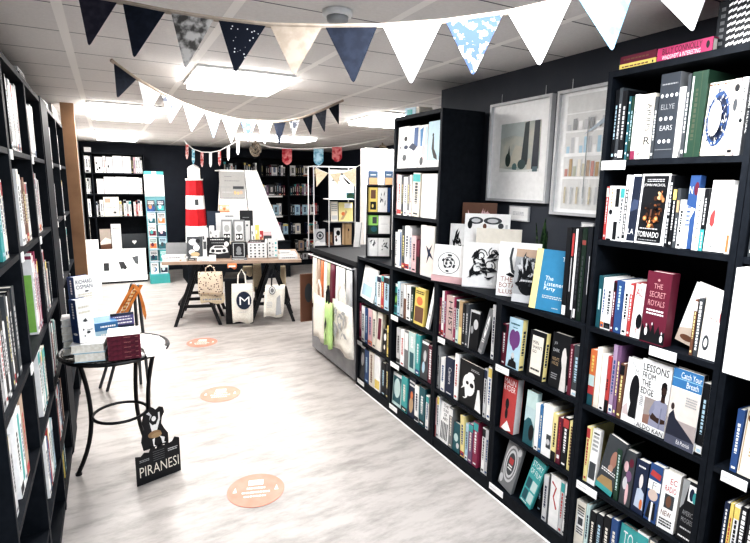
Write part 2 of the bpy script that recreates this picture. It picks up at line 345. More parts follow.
row(FA, 'third shelf, '+nA, 1.05, .34, [
 S(595,599,276,'T',art=[('r',.3,.35,.75,.75,'q')]), S(599.6,603,278,'w'), S(603.3,609.3,280,'W'), S(609.7,612.2,281,'m'), S(612.6,620,281,'b',art=[('L',.3,.45,.6,.9,'l'),('e',.5,.6,.12,.02,'w'),('e',.5,.08,.2,.03,'l')]), S(620.3,625.4,282,'W'), S(625.8,628.8,284,'r'),
 Fc(629.2,638.8,285,'w','white cover with red letters and a black dot, partly hidden',T=.03,art=[('t','AL',.1,.78,.8,.92,'r'),('e',.75,.32,.3,.14,'k'),('l',.1,.55,.9,.6,1,'s'),('t','Y',.4,.1,.75,.2,'r')]),
 Fc(639.2,663,273,'m','maroon cover lettered THE SECRET ROYALS above dark figures',T=.045,art=royals,lean=2,y=.004),
 Fc(663.5,689,291,'W','pale cover with a dim landscape, slanting to the right',T=.02,roll=13,w=.12,y=.06,art=[('r',0,0,1,.22,(.5,.4,.3)),('p',[(0,.22),(.4,.3),(1,.22),(1,.0),(0,.0)],(.62,.52,.42)),('e',.3,.1,.2,.05,'h'),('e',.8,.85,.14,.05,'l'),('l',.2,.6,.5,.7,2,'s')],lean=1),
 S(688.5,691.8,300,'h'), S(692.2,696.8,299,'d','charcoal spine with a jagged white pattern',art=[('L',.2,.1,.8,.95,'W')]),
 Fc(697.2,722,296,'W','white cover with red and black lettering and a round letter emblem',T=.03,left=True,side='w',art=[('t','WO',.22,.7,.6,.8,(.5,.2,.25)),('t','MEN',.32,.6,.7,.66,'h'),('t','TH',.25,.49,.5,.55,'i'),('e',.88,.68,.08,.1,'r'),('e',.3,.25,.17,.12,'d'),('e',.3,.25,.09,.07,'W'),('l',.4,.42,.9,.45,1,'i'),('r',.0,.0,.05,1,'c')])], G(nA))
lessons = [('r',.23,.1,1,.48,(.35,.3,.28)),('p',[(.23,.1),(1,.1),(1,.3),(.23,.22)],(.3,.16,.12)),('p',[(.44,.1),(.47,.34),(.56,.46),(.72,.5),(.9,.5),(1,.46),(1,.1)],(.3,.31,.42)),('p',[(.42,.3),(.5,.2),(.8,.17),(.98,.2),(.97,.25),(.7,.25),(.52,.3)],(.06,.03,.022)),('p',[(.56,.46),(.47,.36),(.42,.28),(.5,.24),(.6,.36)],(.25,.26,.36)),('p',[(.76,.48),(.9,.48),(.89,.58),(.77,.58)],(.05,.025,.018)),('e',.83,.645,.085,.1,(.055,.028,.02)),('p',[(.73,.64),(.74,.73),(.82,.77),(.9,.75),(.93,.66),(.9,.68),(.8,.7),(.76,.66)],(.008,.007,.008)),('p',[(.75,.6),(.8,.55),(.88,.55),(.91,.62),(.86,.59),(.8,.59)],(.015,.01,.01)),('p',[(.78,.1),(.8,.4),(.84,.4),(.83,.1)],(.22,.23,.32)),('t','LESSONS',.06,.84,.92,.94,'k'),('t','FROM',.06,.73,.5,.82,'k'),('t','THE',.06,.62,.38,.71,'k'),('t','EDGE',.06,.51,.5,.6,'k'),('l',.06,.32,.2,.48,6,'g'),('t','ALDO KAN',.06,.015,.97,.08,'k')]
breath = [('r',0,.76,1,1,'B'),('r',0,.745,1,.755,'W'),('r',0,.87,1,.88,(.3,.6,.8)),('r',0,.0,1,.12,(.1,.11,.16)),('r',0,.12,1,.745,(.68,.62,.57)),('r',0,.12,1,.34,(.4,.34,.33)),('p',[(0,.12),(.05,.38),(.18,.46),(.28,.36),(.9,.16),(1,.12)],(.03,.035,.06)),('e',.14,.5,.06,.045,(.06,.04,.04)),('t','Catch Your',.28,.89,.97,.97,'W'),('t','Breath',.5,.785,.9,.86,'W'),('l',.55,.55,.92,.68,4,'g'),('t','Ed Patrick',.42,.04,.88,.095,'w')]
row(FA, 'fourth shelf, '+nA, .72, .32, [
 S(586.3,592,350,'o','book with an orange, teal and pink banded spine',art=[('r',0,.35,1,.55,'q'),('r',0,.2,1,.35,'r'),('r',0,0,1,.2,'T'),('L',.3,.6,.7,.9,'y')]), S(592.5,597.6,348,'c','tall cream book',art=[]), S(598,603,355,'W','plain white book with a few black specks',art=[('L',.5,.5,.6,.8,'s'),('e',.5,.04,.3,.02,'k')]), S(603.4,607,357,'r','red book with a black foot',art=[('r',0,0,1,.22,'k'),('L',.15,.4,.5,.6,'k')]),
 S(607.4,611.5,345,'P','tall lilac book'), S(611.8,615,346,'p'), S(615.6,619.8,364,'h'),
 Fc(620.3,634,359,'w','white cover with a black head silhouette',T=.022,art=[('e',.7,.52,.32,.24,'k'),('p',[(.45,.1),(1,.1),(1,.5),(.6,.45)],'k'),('p',[(0,.2),(.3,.3),(.5,.1),(.1,.08)],(.6,.5,.5)),('t','IN',.3,.86,.55,.95,'g'),('t','M',.6,.76,.85,.85,'g'),('l',.05,.05,.5,.12,2,'W')]),
 Fc(634.4,663.2,363,'W','white cover lettered LESSONS FROM THE EDGE with seated figure',T=.03,art=lessons,lean=2),
 Fc(663.8,692.6,372,'w','cover with bright blue title bands and a seated figure',T=.028,art=breath,side='k',lean=2,y=.003),
 S(694,701,384,'k',cover='w'), S(701.4,707.5,388,'W','white book with a small photo at the head of the spine',art=[('r',.1,.82,.95,.97,'d'),('e',.5,.89,.2,.04,'w')])], G(nA))
row(FA, 'fifth shelf, '+nA, .385, .32, [
 S(582.5,586,427,'Y','pale yellow spine at the left end',d=.15), Fc(586.3,594,430,'w','white cover with grey lettering behind a leaning dark book',T=.02,art=[('r',.1,.1,.9,.4,'d'),('l',.2,.6,.9,.9,4,'g'),('l',.2,.9,.9,.95,1,'k')]),
 Fc(594,611,441,'d','dark cover with a lit face and turquoise foot, leaning right',T=.02,roll=10,w=.078,lean=1,art=[('r',0,0,1,.1,'t'),('p',[(0,.1),(1,.1),(.8,.28),(.2,.25)],(.45,.3,.12)),('e',.6,.62,.18,.16,(.45,.22,.16)),('e',.55,.45,.14,.07,(.5,.3,.22)),('l',.1,.34,.95,.42,2,'w')]),
 S(612.6,617,450,'e','dark green book with pale lettering',art=[('L',.3,.2,.7,.9,'q')],d=.16),
 Fc(618,629,452,'d','cover of tangled pale and dark shapes',T=.03,art=[('e',.3,.7,.2,.1,'i'),('e',.6,.55,.25,.1,'p'),('e',.35,.4,.2,.12,'s'),('e',.6,.22,.14,.2,'i'),('e',.7,.8,.2,.08,'m')]),
 Fc(630,642,462,'n','dark blue cover with a pale dressed figure',T=.032,art=[('e',.55,.62,.16,.14,(.75,.7,.68)),('p',[(.2,.12),(.3,.46),(.6,.5),(.9,.42),(.95,.1)],(.5,.58,.7)),('e',.75,.2,.12,.1,'o'),('l',.2,.86,.8,.92,1,'w')],side='n'),
 Fc(643,655,466,'b','blue and red cover with a figure in a hat',T=.032,art=[('r',0,.55,1,.72,'W'),('t','F',.35,.57,.7,.7,'g'),('p',[(.05,.8),(.9,.76),(.95,.86),(.2,.9)],'r'),('e',.5,.47,.4,.1,(.65,.52,.45)),('p',[(.1,.05),(.3,.35),(.8,.35),(.85,.05)],'k'),('r',.45,0,.62,.35,'w')],side='w'),
 Fc(656,672,474,'W','white cover with red lettering, turned a little',T=.035,side='W',yaw=4,art=[('t','EC',.45,.8,.85,.9,'r'),('t','RADIO',.2,.66,.85,.76,'r'),('r',.25,.38,.8,.62,'d'),('e',.5,.5,.16,.1,'h'),('t','NEW',.15,.24,.75,.33,'h'),('l',.1,.06,.85,.2,3,'k')]),
 Fc(674.5,697,483,'k','black cover with turquoise picture panel and grey capitals',T=.03,side='W',left=False,art=[('p',[(0,1),(.4,1),(.2,.6),(0,.5)],'g'),('r',.38,.68,.97,.95,'W'),('e',.6,.8,.14,.1,'n'),('e',.78,.77,.13,.09,'t'),('t','AMERICA',.2,.44,.95,.52,'g'),('t','PROGRESS',.2,.32,.95,.4,'g'),('l',.2,.2,.9,.25,1,'s'),('l',.15,.06,.9,.11,1,'W')])], G(nA))
row(FA, 'bottom shelf, '+nA, .07, .29, [
 S(573,582,502,'c','cream book with dark stamped patterns',art=[('r',.15,.3,.9,.8,'w'),('r',.3,.5,.8,.66,'d'),('l',.2,.7,.9,.92,4,'k'),('l',.2,.3,.9,.46,3,'k')]), S(582.5,586,505,'q'), S(586.6,592,512,'k'), S(592.5,599,515,'x','thick black book'), S(599.5,606,517,'k'), S(606.5,613,520,'b'), Fc(614,630,528,'t','dark teal cover with white letters',T=.025,art=[('r',.1,.1,.9,.6,'w'),('t','TO',.2,.65,.8,.9,'w')]), S(631,642,534,'w'), S(643,650,540,'d')], G(nA))
# --- case at the right edge
row(FF, 'third shelf, '+nF, 1.05, .34, [Fc(722,752,270,'W','big plain white book jutting past the shelf edge',T=.13,y=-.055,lean=0,left=True,side='W',art=[('r',.9,0,.93,1,(.7,.6,.48))])], G(nF))
row(FF, 'fourth shelf, '+nF, .72, .32, [S(729,736,410,'b','mottled blue book'), Fc(736.5,757,411,'c','cream cover with brown marks',T=.03,left=True,side='c',art=[('r',.05,.05,.1,.95,'a'),('e',.2,.85,.1,.05,'h'),('l',.4,.3,.9,.5,4,'a')]), S(760,772,420,'n')], G(nF))
row(FF, 'fifth shelf, '+nF, .385, .32, [S(716,721,503,'n',art=[('L',.3,.2,.7,.9,'w')]), S(721.4,725,504,'y'), S(725.5,731,506,'w'), S(731.5,738,508,'k','black book with bold white lettering',art=[('L',.2,.2,.8,.95,'W')]), S(738.5,748,510,'k'), S(748.5,760,512,'w')], G(nF))
row(FF, 'second shelf, '+nF, 1.40, .28, [S(747,756,176,'d'), S(757,770,180,'w'), S(772,790,170,'b')], G(nF))
# --- near low case
heart = [('r',0,0,1,1,'l'),('e',.36,.6,.25,.17,(.2,.06,.25)),('e',.66,.6,.25,.17,(.2,.06,.25)),('p',[(.13,.55),(.88,.55),(.55,.36),(.45,.36)],(.2,.06,.25)),('p',[(.15,.02),(.25,.15),(.4,.17),(.38,.28),(.62,.28),(.6,.17),(.78,.14),(.85,.02)],'k'),('e',.5,.26,.12,.06,'s'),('l',.15,.86,.85,.91,1,'T'),('l',.3,.8,.7,.83,1,'T')]
row(FB, 'top shelf, '+nB, .72, .30, [
 S(500.5,504.6,324,'m',d=.12), Fc(505.2,518,319,'l','pale blue cover with a purple heart over a small dark figure',T=.035,side='Y',art=heart),
 Fc(526,541.5,332,'k','black cover with cream panel of black print',T=.03,side='Y',art=[('r',.17,.1,.88,.9,'c'),('t','MAN',.24,.72,.6,.8,'k'),('t',"SHAN'T",.24,.63,.82,.7,'k'),('t','GO',.24,.54,.5,.61,'k'),('l',.24,.16,.8,.23,1,'k')]),
 Fc(547.5,565.5,335,'k',"black cover with a pale man's profile",T=.03,side='k',art=[('p',[(.62,.0),(.66,.4),(.58,.55),(.6,.7),(.72,.82),(.86,.8),(.88,.4),(.95,.1),(.95,0)],(.66,.63,.6)),('p',[(.56,.76),(.7,.9),(.92,.88),(.95,.55),(.84,.66),(.76,.78)],'k'),('t','JO',.12,.78,.3,.84,'s'),('t','DARK',.1,.66,.45,.72,'s'),('t','NIGHTS',.1,.5,.48,.56,'a'),('t','HOUSE',.1,.42,.46,.48,'a'),('l',.12,.16,.46,.28,3,'g')]),
 S(566.5,570,345,'m','dark maroon spine with pale lettering',art=[('L',.3,.35,.7,.92,'i')]), S(570.4,576.5,346,'d')], G(nB))
row(FB, 'middle shelf, '+nB, .385, .32, [
 Fc(499.5,512.5,378,'r','red cover with bold white lettering and a dark figure',T=.045,side='s',art=[('t','MALIN',.05,.86,.9,.96,'W'),('t','RYDER',.05,.74,.9,.84,'W'),('e',.4,.5,.13,.1,'k'),('e',.4,.32,.1,.1,'k'),('p',[(.1,.02),(.45,.0),(.85,.04),(.5,.2)],'W')]),
 Fc(522,532,392,'q','pale teal cover with a misty scene',T=.03,art=[('r',0,0,1,.5,'T'),('p',[(0,.4),(.5,.55),(1,.35),(1,.7),(0,.7)],(.5,.66,.68)),('e',.75,.25,.25,.15,'k')]),
 S(533.2,537,404,'W',art=[('e',.5,.06,.3,.02,'k')]), S(537.4,540,405,'B',d=.14), S(540.4,549.5,406,'W','thick white book with a dark picture low down',art=[('r',.5,.18,.98,.45,'d'),('e',.7,.3,.2,.06,'s')]), S(550,554.6,414,'Y','yellow book with black lettering',art=[('L',.3,.3,.7,.8,'k'),('r',0,0,1,.2,'k')]), S(555,559.4,418,'m',art=[('L',.3,.3,.6,.9,'r'),('r',.2,.12,.8,.2,'w')]), S(559.8,565.5,418,'k'), S(566,571,422,'Y','cream yellow book at the right end',art=[('L',.3,.1,.7,.9,'h')])], G(nB))
row(FB, 'bottom shelf, '+nB, .07, .29, [
 Fc(497,512,441,'z','grey cover with swirling lines and a red badge, leaning right',T=.02,roll=13,w=.1,lean=1,art=[('e',.5,.55,.42,.4,'s'),('e',.5,.55,.36,.34,'z'),('e',.5,.55,.3,.3,'s'),('e',.5,.55,.24,.24,'d'),('r',.36,.55,.64,.68,'r'),('l',.36,.42,.64,.54,2,'W'),('e',.15,.15,.12,.1,'s'),('e',.85,.9,.12,.08,'s')]),
 Fc(518.5,531,462,'t','turquoise cover lettered STORY OF FILM, leaning right',T=.02,roll=16,w=.075,lean=1,art=[('t','STORY',.08,.8,.9,.92,'W'),('t','OF FILM',.08,.65,.9,.76,'W'),('r',.1,.08,.45,.55,'T'),('r',.5,.08,.92,.55,'q'),('r',.1,.3,.92,.34,'t'),('l',.1,.02,.6,.06,1,'W')]),
 S(536.5,540.5,470,'k',d=.12,y=.045), S(541,545.5,476,'s'), S(546,557,477,'w','pale grey book with a looping red line on its spine',art=[('p',[(.3,.9),(.7,.8),(.5,.6),(.8,.4),(.7,.38),(.4,.6),(.6,.8),(.25,.86)],'r'),('r',0,0,.15,1,'d')]), S(557.4,561,482,'s'), S(561.4,564,484,'W')], G(nB))
# --- middle low case
row(FC_, 'top shelf, '+nC, .72, .30, [
 S(437.5,440.5,298,'M'), S(440.8,443,291,'w'), S(443.3,445,291,'M'), S(445.3,452.5,296,'i','thick pink book with black block lettering',art=[('r',0,0,1,1,(.62,.44,.42)),('T','HEIST',.35,.15,.85,.88,'k')]), S(452.8,454.6,298,'M'), S(454.9,457.6,300,'q'), S(457.9,461,301,'a',art=[('r',0,0,1,.4,'Y')]), S(461.3,464,304,'k'), S(464.3,467,304,'d'),
 Fc(467.5,477,311,'k','black cover with white frame and a pale round shape',T=.02,art=[('r',0,0,.1,1,'s'),('r',0,.94,1,1,'s'),('e',.65,.66,.24,.13,'s'),('e',.3,.5,.15,.1,'g')]),
 Fc(481,488,312,'z','grey cover with a white pen shape, leaning right',T=.018,roll=16,w=.05,lean=1,mr=.034,art=[('e',.55,.6,.25,.25,'W'),('e',.55,.6,.08,.1,'d'),('l',.2,.25,.8,.34,2,'W'),('r',.0,.0,1,.08,'g')]), S(490.3,493.5,303,'s','silver grey mottled spine at right end')], G(nC))
row(FC_, 'middle shelf, '+nC, .385, .32, [
 S(434.5,438.5,346,'g'), S(440,444,358,'w'), S(444.5,452.5,358,'n','navy book with white vertical lettering',art=[('T','Camera',.4,.3,.75,.75,'w'),('r',.2,.04,.8,.07,'w')]), S(453.5,457,354,'W','tall thin white book'),
 Fc(458,481,364,'k','large black cover with a white inked face',T=.02,lean=1,art=[('e',.42,.5,.26,.24,'W'),('e',.5,.72,.15,.08,'W'),('e',.25,.3,.16,.14,'W'),('e',.55,.52,.08,.05,'k'),('e',.36,.54,.06,.04,'k'),('p',[(.02,.3),(.25,.42),(.3,.2),(.12,.16)],'k'),('p',[(.72,.05),(.8,.5),(.88,.52),(.93,.3),(.98,.02)],'W'),('l',.5,.84,.85,.9,2,'s')]),
 S(482.2,485,369,'s'), S(486,489.5,367,'W')], G(nC))
row(FC_, 'bottom shelf, '+nC, .07, .29, [
 S(432.5,435.6,398,'i',art=[('r',0,0,1,.3,'r')]), S(435.9,438,396,'w'), Fc(438.4,447.5,403,'W','white cover with large black capitals over dark stripes',T=.03,side='s',art=[('t','THE',.3,.87,.8,.95,'k'),('t','SUN',.3,.76,.8,.84,'k'),('t','OF',.4,.66,.7,.73,'k'),('t','ART',.3,.55,.8,.63,'k')]+[('r',.15+.16*i,.08,.23+.16*i,.5,'d') for i in range(5)]),
 S(448,451.5,408,'z'), Fc(452,459,424,'T','dark teal cover with pale leaf shapes',T=.02,art=[('e',.4,.5,.3,.14,'q'),('e',.7,.25,.2,.1,'s')]), S(460,463.8,416,'Y',roll=-3), S(464.3,467,424,'l'), S(467.3,471.3,424,'p'), S(471.7,476.5,422,'M','wide crimson book leaning forward',d=.19), S(480.5,483.6,428,'w'), S(483.9,487,430,'s')], G(nC))
# --- far tall case
row(FD, 'top shelf, '+nD, 1.70, .30, [
 Fc(395,407,127,'W','white card with black ink blots',T=.012,art=[('e',.75,.7,.15,.06,'k'),('e',.8,.5,.2,.05,'n'),('e',.3,.5,.06,.03,'k'),('e',.7,.25,.2,.08,'d'),('e',.2,.2,.08,.04,'s')],lean=2),
 Fc(407.4,417,126,'w','white and blue abstract card',T=.012,art=[('r',.55,.5,.95,.95,'b'),('p',[(0,.5),(.6,.4),(.9,.5),(.4,.6)],'n'),('e',.5,.2,.3,.12,'l')],lean=2),
 Fc(417.4,426,125,'w','white card with blue streaks and pale pink patch',T=.012,art=[('p',[(.1,.9),(.5,.95),(.4,.5),(.2,.5)],'B'),('e',.6,.35,.25,.18,'i'),('e',.4,.15,.2,.1,'d'),('r',.7,.5,.95,.95,'l')],lean=2),
 Fc(426.4,438.4,121,'l','pale blue card with a dark long-necked bird',T=.012,art=[('r',0,0,1,.15,'w'),('p',[(.4,.7),(.5,.66),(.55,.4),(.8,.25),(.85,.15),(.55,.2),(.35,.4)],'k'),('e',.43,.7,.06,.04,'k')],lean=2)], 'cards on the far tall right bookcase')
row(FD, 'second shelf, '+nD, 1.40, .28, [
 S(394.5,396.6,174,'i'), S(397,400.6,175,'w'), S(401,402.5,176,'d'), S(403,406.6,177,'W'), S(407,408.8,176,'z'), S(409.2,411,175,'w'), S(411.6,418.6,172,'c','wide cream book leaning by a big white one',roll=2), Fc(420.5,436,174,'W','big blank white book front',T=.04,art=[('e',.8,.6,.06,.03,'s'),('r',.95,0,.99,1,'s')],lean=1)], G(nD))
row(FD, 'third shelf, '+nD, 1.05, .34, [
 S(394.3,396.8,232,'w'), S(397.2,401,230,'W',art=[('r',.6,.05,.95,.95,'b')]), S(401.4,404,226,'d'), S(404.3,408.5,226,'w'), S(409,411,228,'s'), S(411.3,415.5,236,'i'), S(415.9,419,240,'m','maroon over black spine',art=[('r',0,0,1,.5,'k')]),
 Fc(419.8,433.5,226,'c','tall pinkish card with a dark blue star, left of the prints',T=.012,lean=0,y=.002,art=[('r',0,0,1,1,'s'),('r',.06,.03,.94,.97,(.78,.7,.64)),('p',[(.4,.62),(.62,.54),(.86,.66),(.7,.5),(.95,.36),(.66,.42),(.45,.25),(.55,.45)],'n')])], G(nD))
row(FD, 'fourth shelf, '+nD, .72, .32, [
 Fc(391.5,396.5,284,'t','turquoise and green photo cover',T=.03,art=[('r',.05,.3,.95,.7,'e'),('e',.5,.5,.3,.12,'E'),('r',.05,.05,.95,.25,'T'),('r',0,.9,1,1,'W')]), S(396.9,399.5,282,'l'), S(399.9,403,284,'s'), S(403.4,405.5,285,'h',art=[('r',0,.6,1,1,'w')]), S(405.8,410,286,'w'), S(410.4,412.8,287,'e'), Fc(413.2,423,289,'y','golden yellow cover with a dark scene',T=.025,art=[('r',.08,.08,.92,.5,'h'),('e',.5,.66,.3,.12,'o'),('l',.1,.84,.9,.94,2,'k')]), Fc(427,433,290,'W','white cover slanting to the right',T=.015,roll=14,w=.06,lean=1,art=[('l',.2,.3,.8,.4,1,'s')])], G(nD))
row(FD, 'fifth shelf, '+nD, .385, .32, [
 S(396,399.6,328,'s'), S(400,403.6,330,'W'), S(404,407.6,331,'z',art=[('r',0,.5,1,.95,'w')]), S(408,414.5,333,'q','broad pale green book',art=[('r',.2,.1,.8,.5,'T'),('L',.3,.6,.7,.9,'W')]), S(415,419,335,'t'), Fc(419.6,427,341,'d','dark photographic cover with pale figures',T=.03,art=[('e',.5,.6,.2,.15,'s'),('e',.4,.3,.2,.15,'l'),('r',.05,.9,.95,.97,'w')]), S(427.5,431.5,346,'m',art=[('L',.25,.1,.75,.9,'W')])], G(nD))
row(FD, 'bottom shelf, '+nD, .07, .29, [
 Fc(391.5,400.5,374,'q','pale teal photo cover',T=.03,art=[('r',.08,.1,.92,.9,'T'),('e',.5,.55,.35,.3,'q'),('r',0,.9,1,1,'W')]), S(401,406.5,377,'t'), Fc(407,413.5,378,'n','dark cover with an orange figure',T=.03,art=[('e',.5,.3,.3,.2,'a'),('e',.5,.55,.2,.1,'o'),('l',.1,.75,.9,.93,2,'w')]), S(414,418,386,'W'), S(418.5,424,388,'T'), S(425,428,396,'w')], G(nD))
# --- far low case
row(FE, 'top shelf, '+nE, .72, .30, [
 Fc(359,373,269,'W','white picture book tilted at the left end',T=.012,roll=4,w=.22,lean=8,art=[('r',.1,.1,.8,.45,'l'),('e',.4,.6,.15,.1,'s')]), S(374.5,376.6,276,'l'), S(377,380.6,276,'w'), S(381,383.4,275,'r'), S(383.8,388.6,277,'l')], G(nE))
row(FE, 'middle shelf, '+nE, .385, .32, [
 S(358.5,361,303,'M'), S(361.3,364.5,306,'w'), S(364.8,367.4,308,'b'), S(367.8,371.8,309,'i'), S(372.2,375.5,311,'c'), Fc(375.8,380.5,313,'c','cream cover with a maroon panel',T=.03,art=[('r',.2,.3,.8,.85,'m')]), Fc(382,386,330,'k','black cover with small white marks',T=.02,art=[('e',.5,.7,.3,.15,'w'),('e',.5,.3,.2,.1,'c')]), S(386.6,388.6,326,'y')], G(nE))
row(FE, 'bottom shelf, '+nE, .07, .29, [
 Fc(358.5,364,346,'d','dark cover with a pale figure',T=.03,art=[('e',.5,.6,.3,.2,'s'),('r',0,.92,1,1,'w')]), S(364.5,368.2,350,'b'), S(368.8,373.5,350,'c',art=[('L',.3,.1,.7,.9,'h')]), S(374,379.8,353,'W',art=[('r',.1,.05,.9,.3,'y')]), S(381,384.8,363,'k'), S(385.2,388.6,364,'x')], G(nE))
# ------------------------------------------------------------------ the room
CZ = 2.216
def coords(nt): return nt.nodes.new('ShaderNodeNewGeometry').outputs['Position']
def mth(nt, op, a, b=None):
    n = nt.nodes.new('ShaderNodeMath'); n.operation = op
    for i, v in enumerate((a, b)):
        if v is None: continue
        if hasattr(v, 'links'): nt.links.new(v, n.inputs[i])
        else: n.inputs[i].default_value = v
    return n.outputs[0]
def ceiling_mat():
    m, nt, b = newmat('suspended_ceiling_tiles'); p = coords(nt); sx = nt.nodes.new('ShaderNodeSeparateXYZ'); nt.links.new(p, sx.inputs[0])
    fx = mth(nt, 'FRACT', mth(nt, 'DIVIDE', mth(nt, 'ADD', sx.outputs['X'], 5.765+.018), .565))
    fy = mth(nt, 'FRACT', mth(nt, 'DIVIDE', mth(nt, 'ADD', sx.outputs['Y'], 1.285), .39))
    bar = mth(nt, 'LESS_THAN', fx, .064); line = mth(nt, 'LESS_THAN', fy, .018)
    n = nt.nodes.new('ShaderNodeTexNoise'); n.inputs['Scale'].default_value = 90; n.inputs['Detail'].default_value = 3; nt.links.new(p, n.inputs['Vector'])
    r = nt.nodes.new('ShaderNodeValToRGB'); r.color_ramp.elements[0].color = (.70,.68,.66,1); r.color_ramp.elements[1].color = (.82,.80,.78,1)
    nt.links.new(n.outputs['Fac'], r.inputs['Fac'])
    m1 = nt.nodes.new('ShaderNodeMix'); m1.data_type = 'RGBA'; nt.links.new(line, m1.inputs['Factor']); nt.links.new(r.outputs['Color'], m1.inputs['A']); m1.inputs['B'].default_value = (.12,.12,.13,1)
    m2 = nt.nodes.new('ShaderNodeMix'); m2.data_type = 'RGBA'; nt.links.new(bar, m2.inputs['Factor']); nt.links.new(m1.outputs['Result'], m2.inputs['A']); m2.inputs['B'].default_value = (.9,.88,.85,1)
    nt.links.new(m2.outputs['Result'], b.inputs['Base Color']); b.inputs['Roughness'].default_value = .85; return m
def floor_mat():
    m, nt, b = newmat('pale_wood_vinyl'); p = coords(nt)
    mp = nt.nodes.new('ShaderNodeMapping'); mp.inputs['Scale'].default_value = (1.3, 4.2, 1); mp.inputs['Rotation'].default_value = (0, 0, -.35); nt.links.new(p, mp.inputs['Vector'])
    n = nt.nodes.new('ShaderNodeTexNoise'); n.inputs['Scale'].default_value = 2.6; n.inputs['Detail'].default_value = 9; n.inputs['Roughness'].default_value = .72; nt.links.new(mp.outputs['Vector'], n.inputs['Vector'])
    r = nt.nodes.new('ShaderNodeValToRGB'); e = r.color_ramp.elements
    e[0].position = .27; e[0].color = (.27,.255,.245,1); e[1].position = .56; e[1].color = (.5,.475,.46,1)
    nt.links.new(n.outputs['Fac'], r.inputs['Fac']); nt.links.new(r.outputs['Color'], b.inputs['Base Color']); b.inputs['Roughness'].default_value = .38
    return m
NAVY = pattern('navy_wall_paint', (.016,.022,.036), (.021,.028,.045), 8, 'noise', .3, .7, .6)
GREYW = pattern('grey_wall_paint', (.05,.058,.075), (.06,.068,.085), 8, 'noise', .3, .7, .6)
WHITEW = pattern('white_wall_paint', (.78,.77,.76), (.84,.83,.82), 8, 'noise', .3, .7, .7)
struct('floor', MB().box(-.7, 4.2, -2.6, 9.8, -.05, 0, floor_mat()))
struct('ceiling', MB().box(-.7, 4.2, -2.6, 9.8, CZ, CZ+.05, ceiling_mat()))
struct('wall_right', MB().box(2.0, 2.1, -2.6, 2.86, 0, CZ, GREYW))
struct('wall_alcove', MB().box(2.1, 4.2, 2.76, 2.86, 0, CZ, NAVY))
struct('wall_far_right', MB().box(4.1, 4.2, 2.86, 9.7, 0, CZ, NAVY))
struct('wall_back', MB().box(-.7, 4.2, 9.7, 9.8, 0, CZ, NAVY))
struct('wall_left', MB().box(-.7, -.6, -2.6, 5.06, 0, CZ, NAVY))
struct('wall_left_far', MB().box(-.7, -.36, 5.06, 9.7, 0, CZ, WHITEW))
struct('trim_1', MB().box(.75, 1.66, 4.44, 4.447, 0, .001, 'g'))
struct('trim_2', MB().box(1.663, 1.671, .3, 3.44, 0, .006, 'w'))
WOOD = pattern('bare_timber', (.2,.115,.065), (.3,.185,.11), 6, 'noise', .2, .8, .6)
post = MB().box(-.295, -.2, 4.955, 5.05, 0, CZ, WOOD).build('timber_post'); post['kind'] = 'structure'
wp = onY(365, 148, 4.6); wq = onY(391, 148, 4.6)
struct('wall_white_panel', MB().box(wp.x, wq.x+.5, 4.6, 4.7, 0, wp.z, WHITEW))
# ceiling lights
LM = emis('light_diffuser', (1, .97, .94), 9.0)
def panel(x0, x1, y0, y1, lab, power):
    r = empty('ceiling_light', ((x0+x1)/2, (y0+y1)/2, CZ)); tag(r, lab, 'ceiling light', 'ceiling light panels')
    a, b = (x1-x0)/2, (y1-y0)/2
    f = MB(); f.box(-a, a, -b, -b+.02, -.014, -.0005, 'W').box(-a, a, b-.02, b, -.014, -.0005, 'W').box(-a, -a+.02, -b+.02, b-.02, -.014, -.0005, 'W').box(a-.02, a, -b+.02, b-.02, -.014, -.0005, 'W')
    f.build('frame', r); MB().box(-a+.02, a-.02, -b+.02, b-.02, -.045, -.001, LM).build('diffuser', r)
    l = bpy.data.lights.new('panel_or_fill_lamp', 'AREA'); l.shape = 'RECTANGLE'; l.size = 2*a-.05; l.size_y = 2*b-.05; l.energy = power; l.color = (1, .97, .94)
    o = bpy.data.objects.new('panel_or_fill_lamp', l); COL.objects.link(o); o.parent = r; o.location = (0, 0, -.05)
panel(.47, 1.02, 2.93, 3.5, 'bright ceiling light panel above the front string of bunting', 19)
panel(-.1, .45, 4.7, 5.7, 'bright ceiling light panel near the timber post', 12)
panel(-.1, .45, 7.3, 8.6, 'far ceiling light panel above the pale corner bookcase', 11)
panel(1.6, 2.6, 6.6, 7.2, 'far ceiling light panel above the dark back bookcases', 12)
panel(2.15, 2.7, 3.9, 4.7, 'ceiling light panel seen beyond the top of the tall far bookcase', 24)
def fill_lamp(x, y, p):  # added fill lamp out of view, no panel there; brightens near shelves and prints
    l = bpy.data.lights.new('panel_or_fill_lamp', 'AREA'); l.shape = 'RECTANGLE'; l.size = .55; l.size_y = 1.0; l.energy = p; l.color = (.97, .98, 1)
    o = bpy.data.objects.new('panel_or_fill_lamp', l); COL.objects.link(o); o.location = (x, y, CZ-.015)
fill_lamp(.75, .75, 20); fill_lamp(.75, -1.2, 16); fill_lamp(1.12, .75, 15)
W = bpy.data.worlds.new('world'); SC.world = W; W.use_nodes = True
W.node_tree.nodes['Background'].inputs['Color'].default_value = (.8, .9, 1, 1); W.node_tree.nodes['Background'].inputs['Strength'].default_value = 1.6
SC.view_settings.view_transform = 'Standard'; SC.view_settings.look = 'High Contrast'; SC.view_settings.exposure = .36
SC.cycles.use_denoising = True; SC.cycles.max_bounces = 6
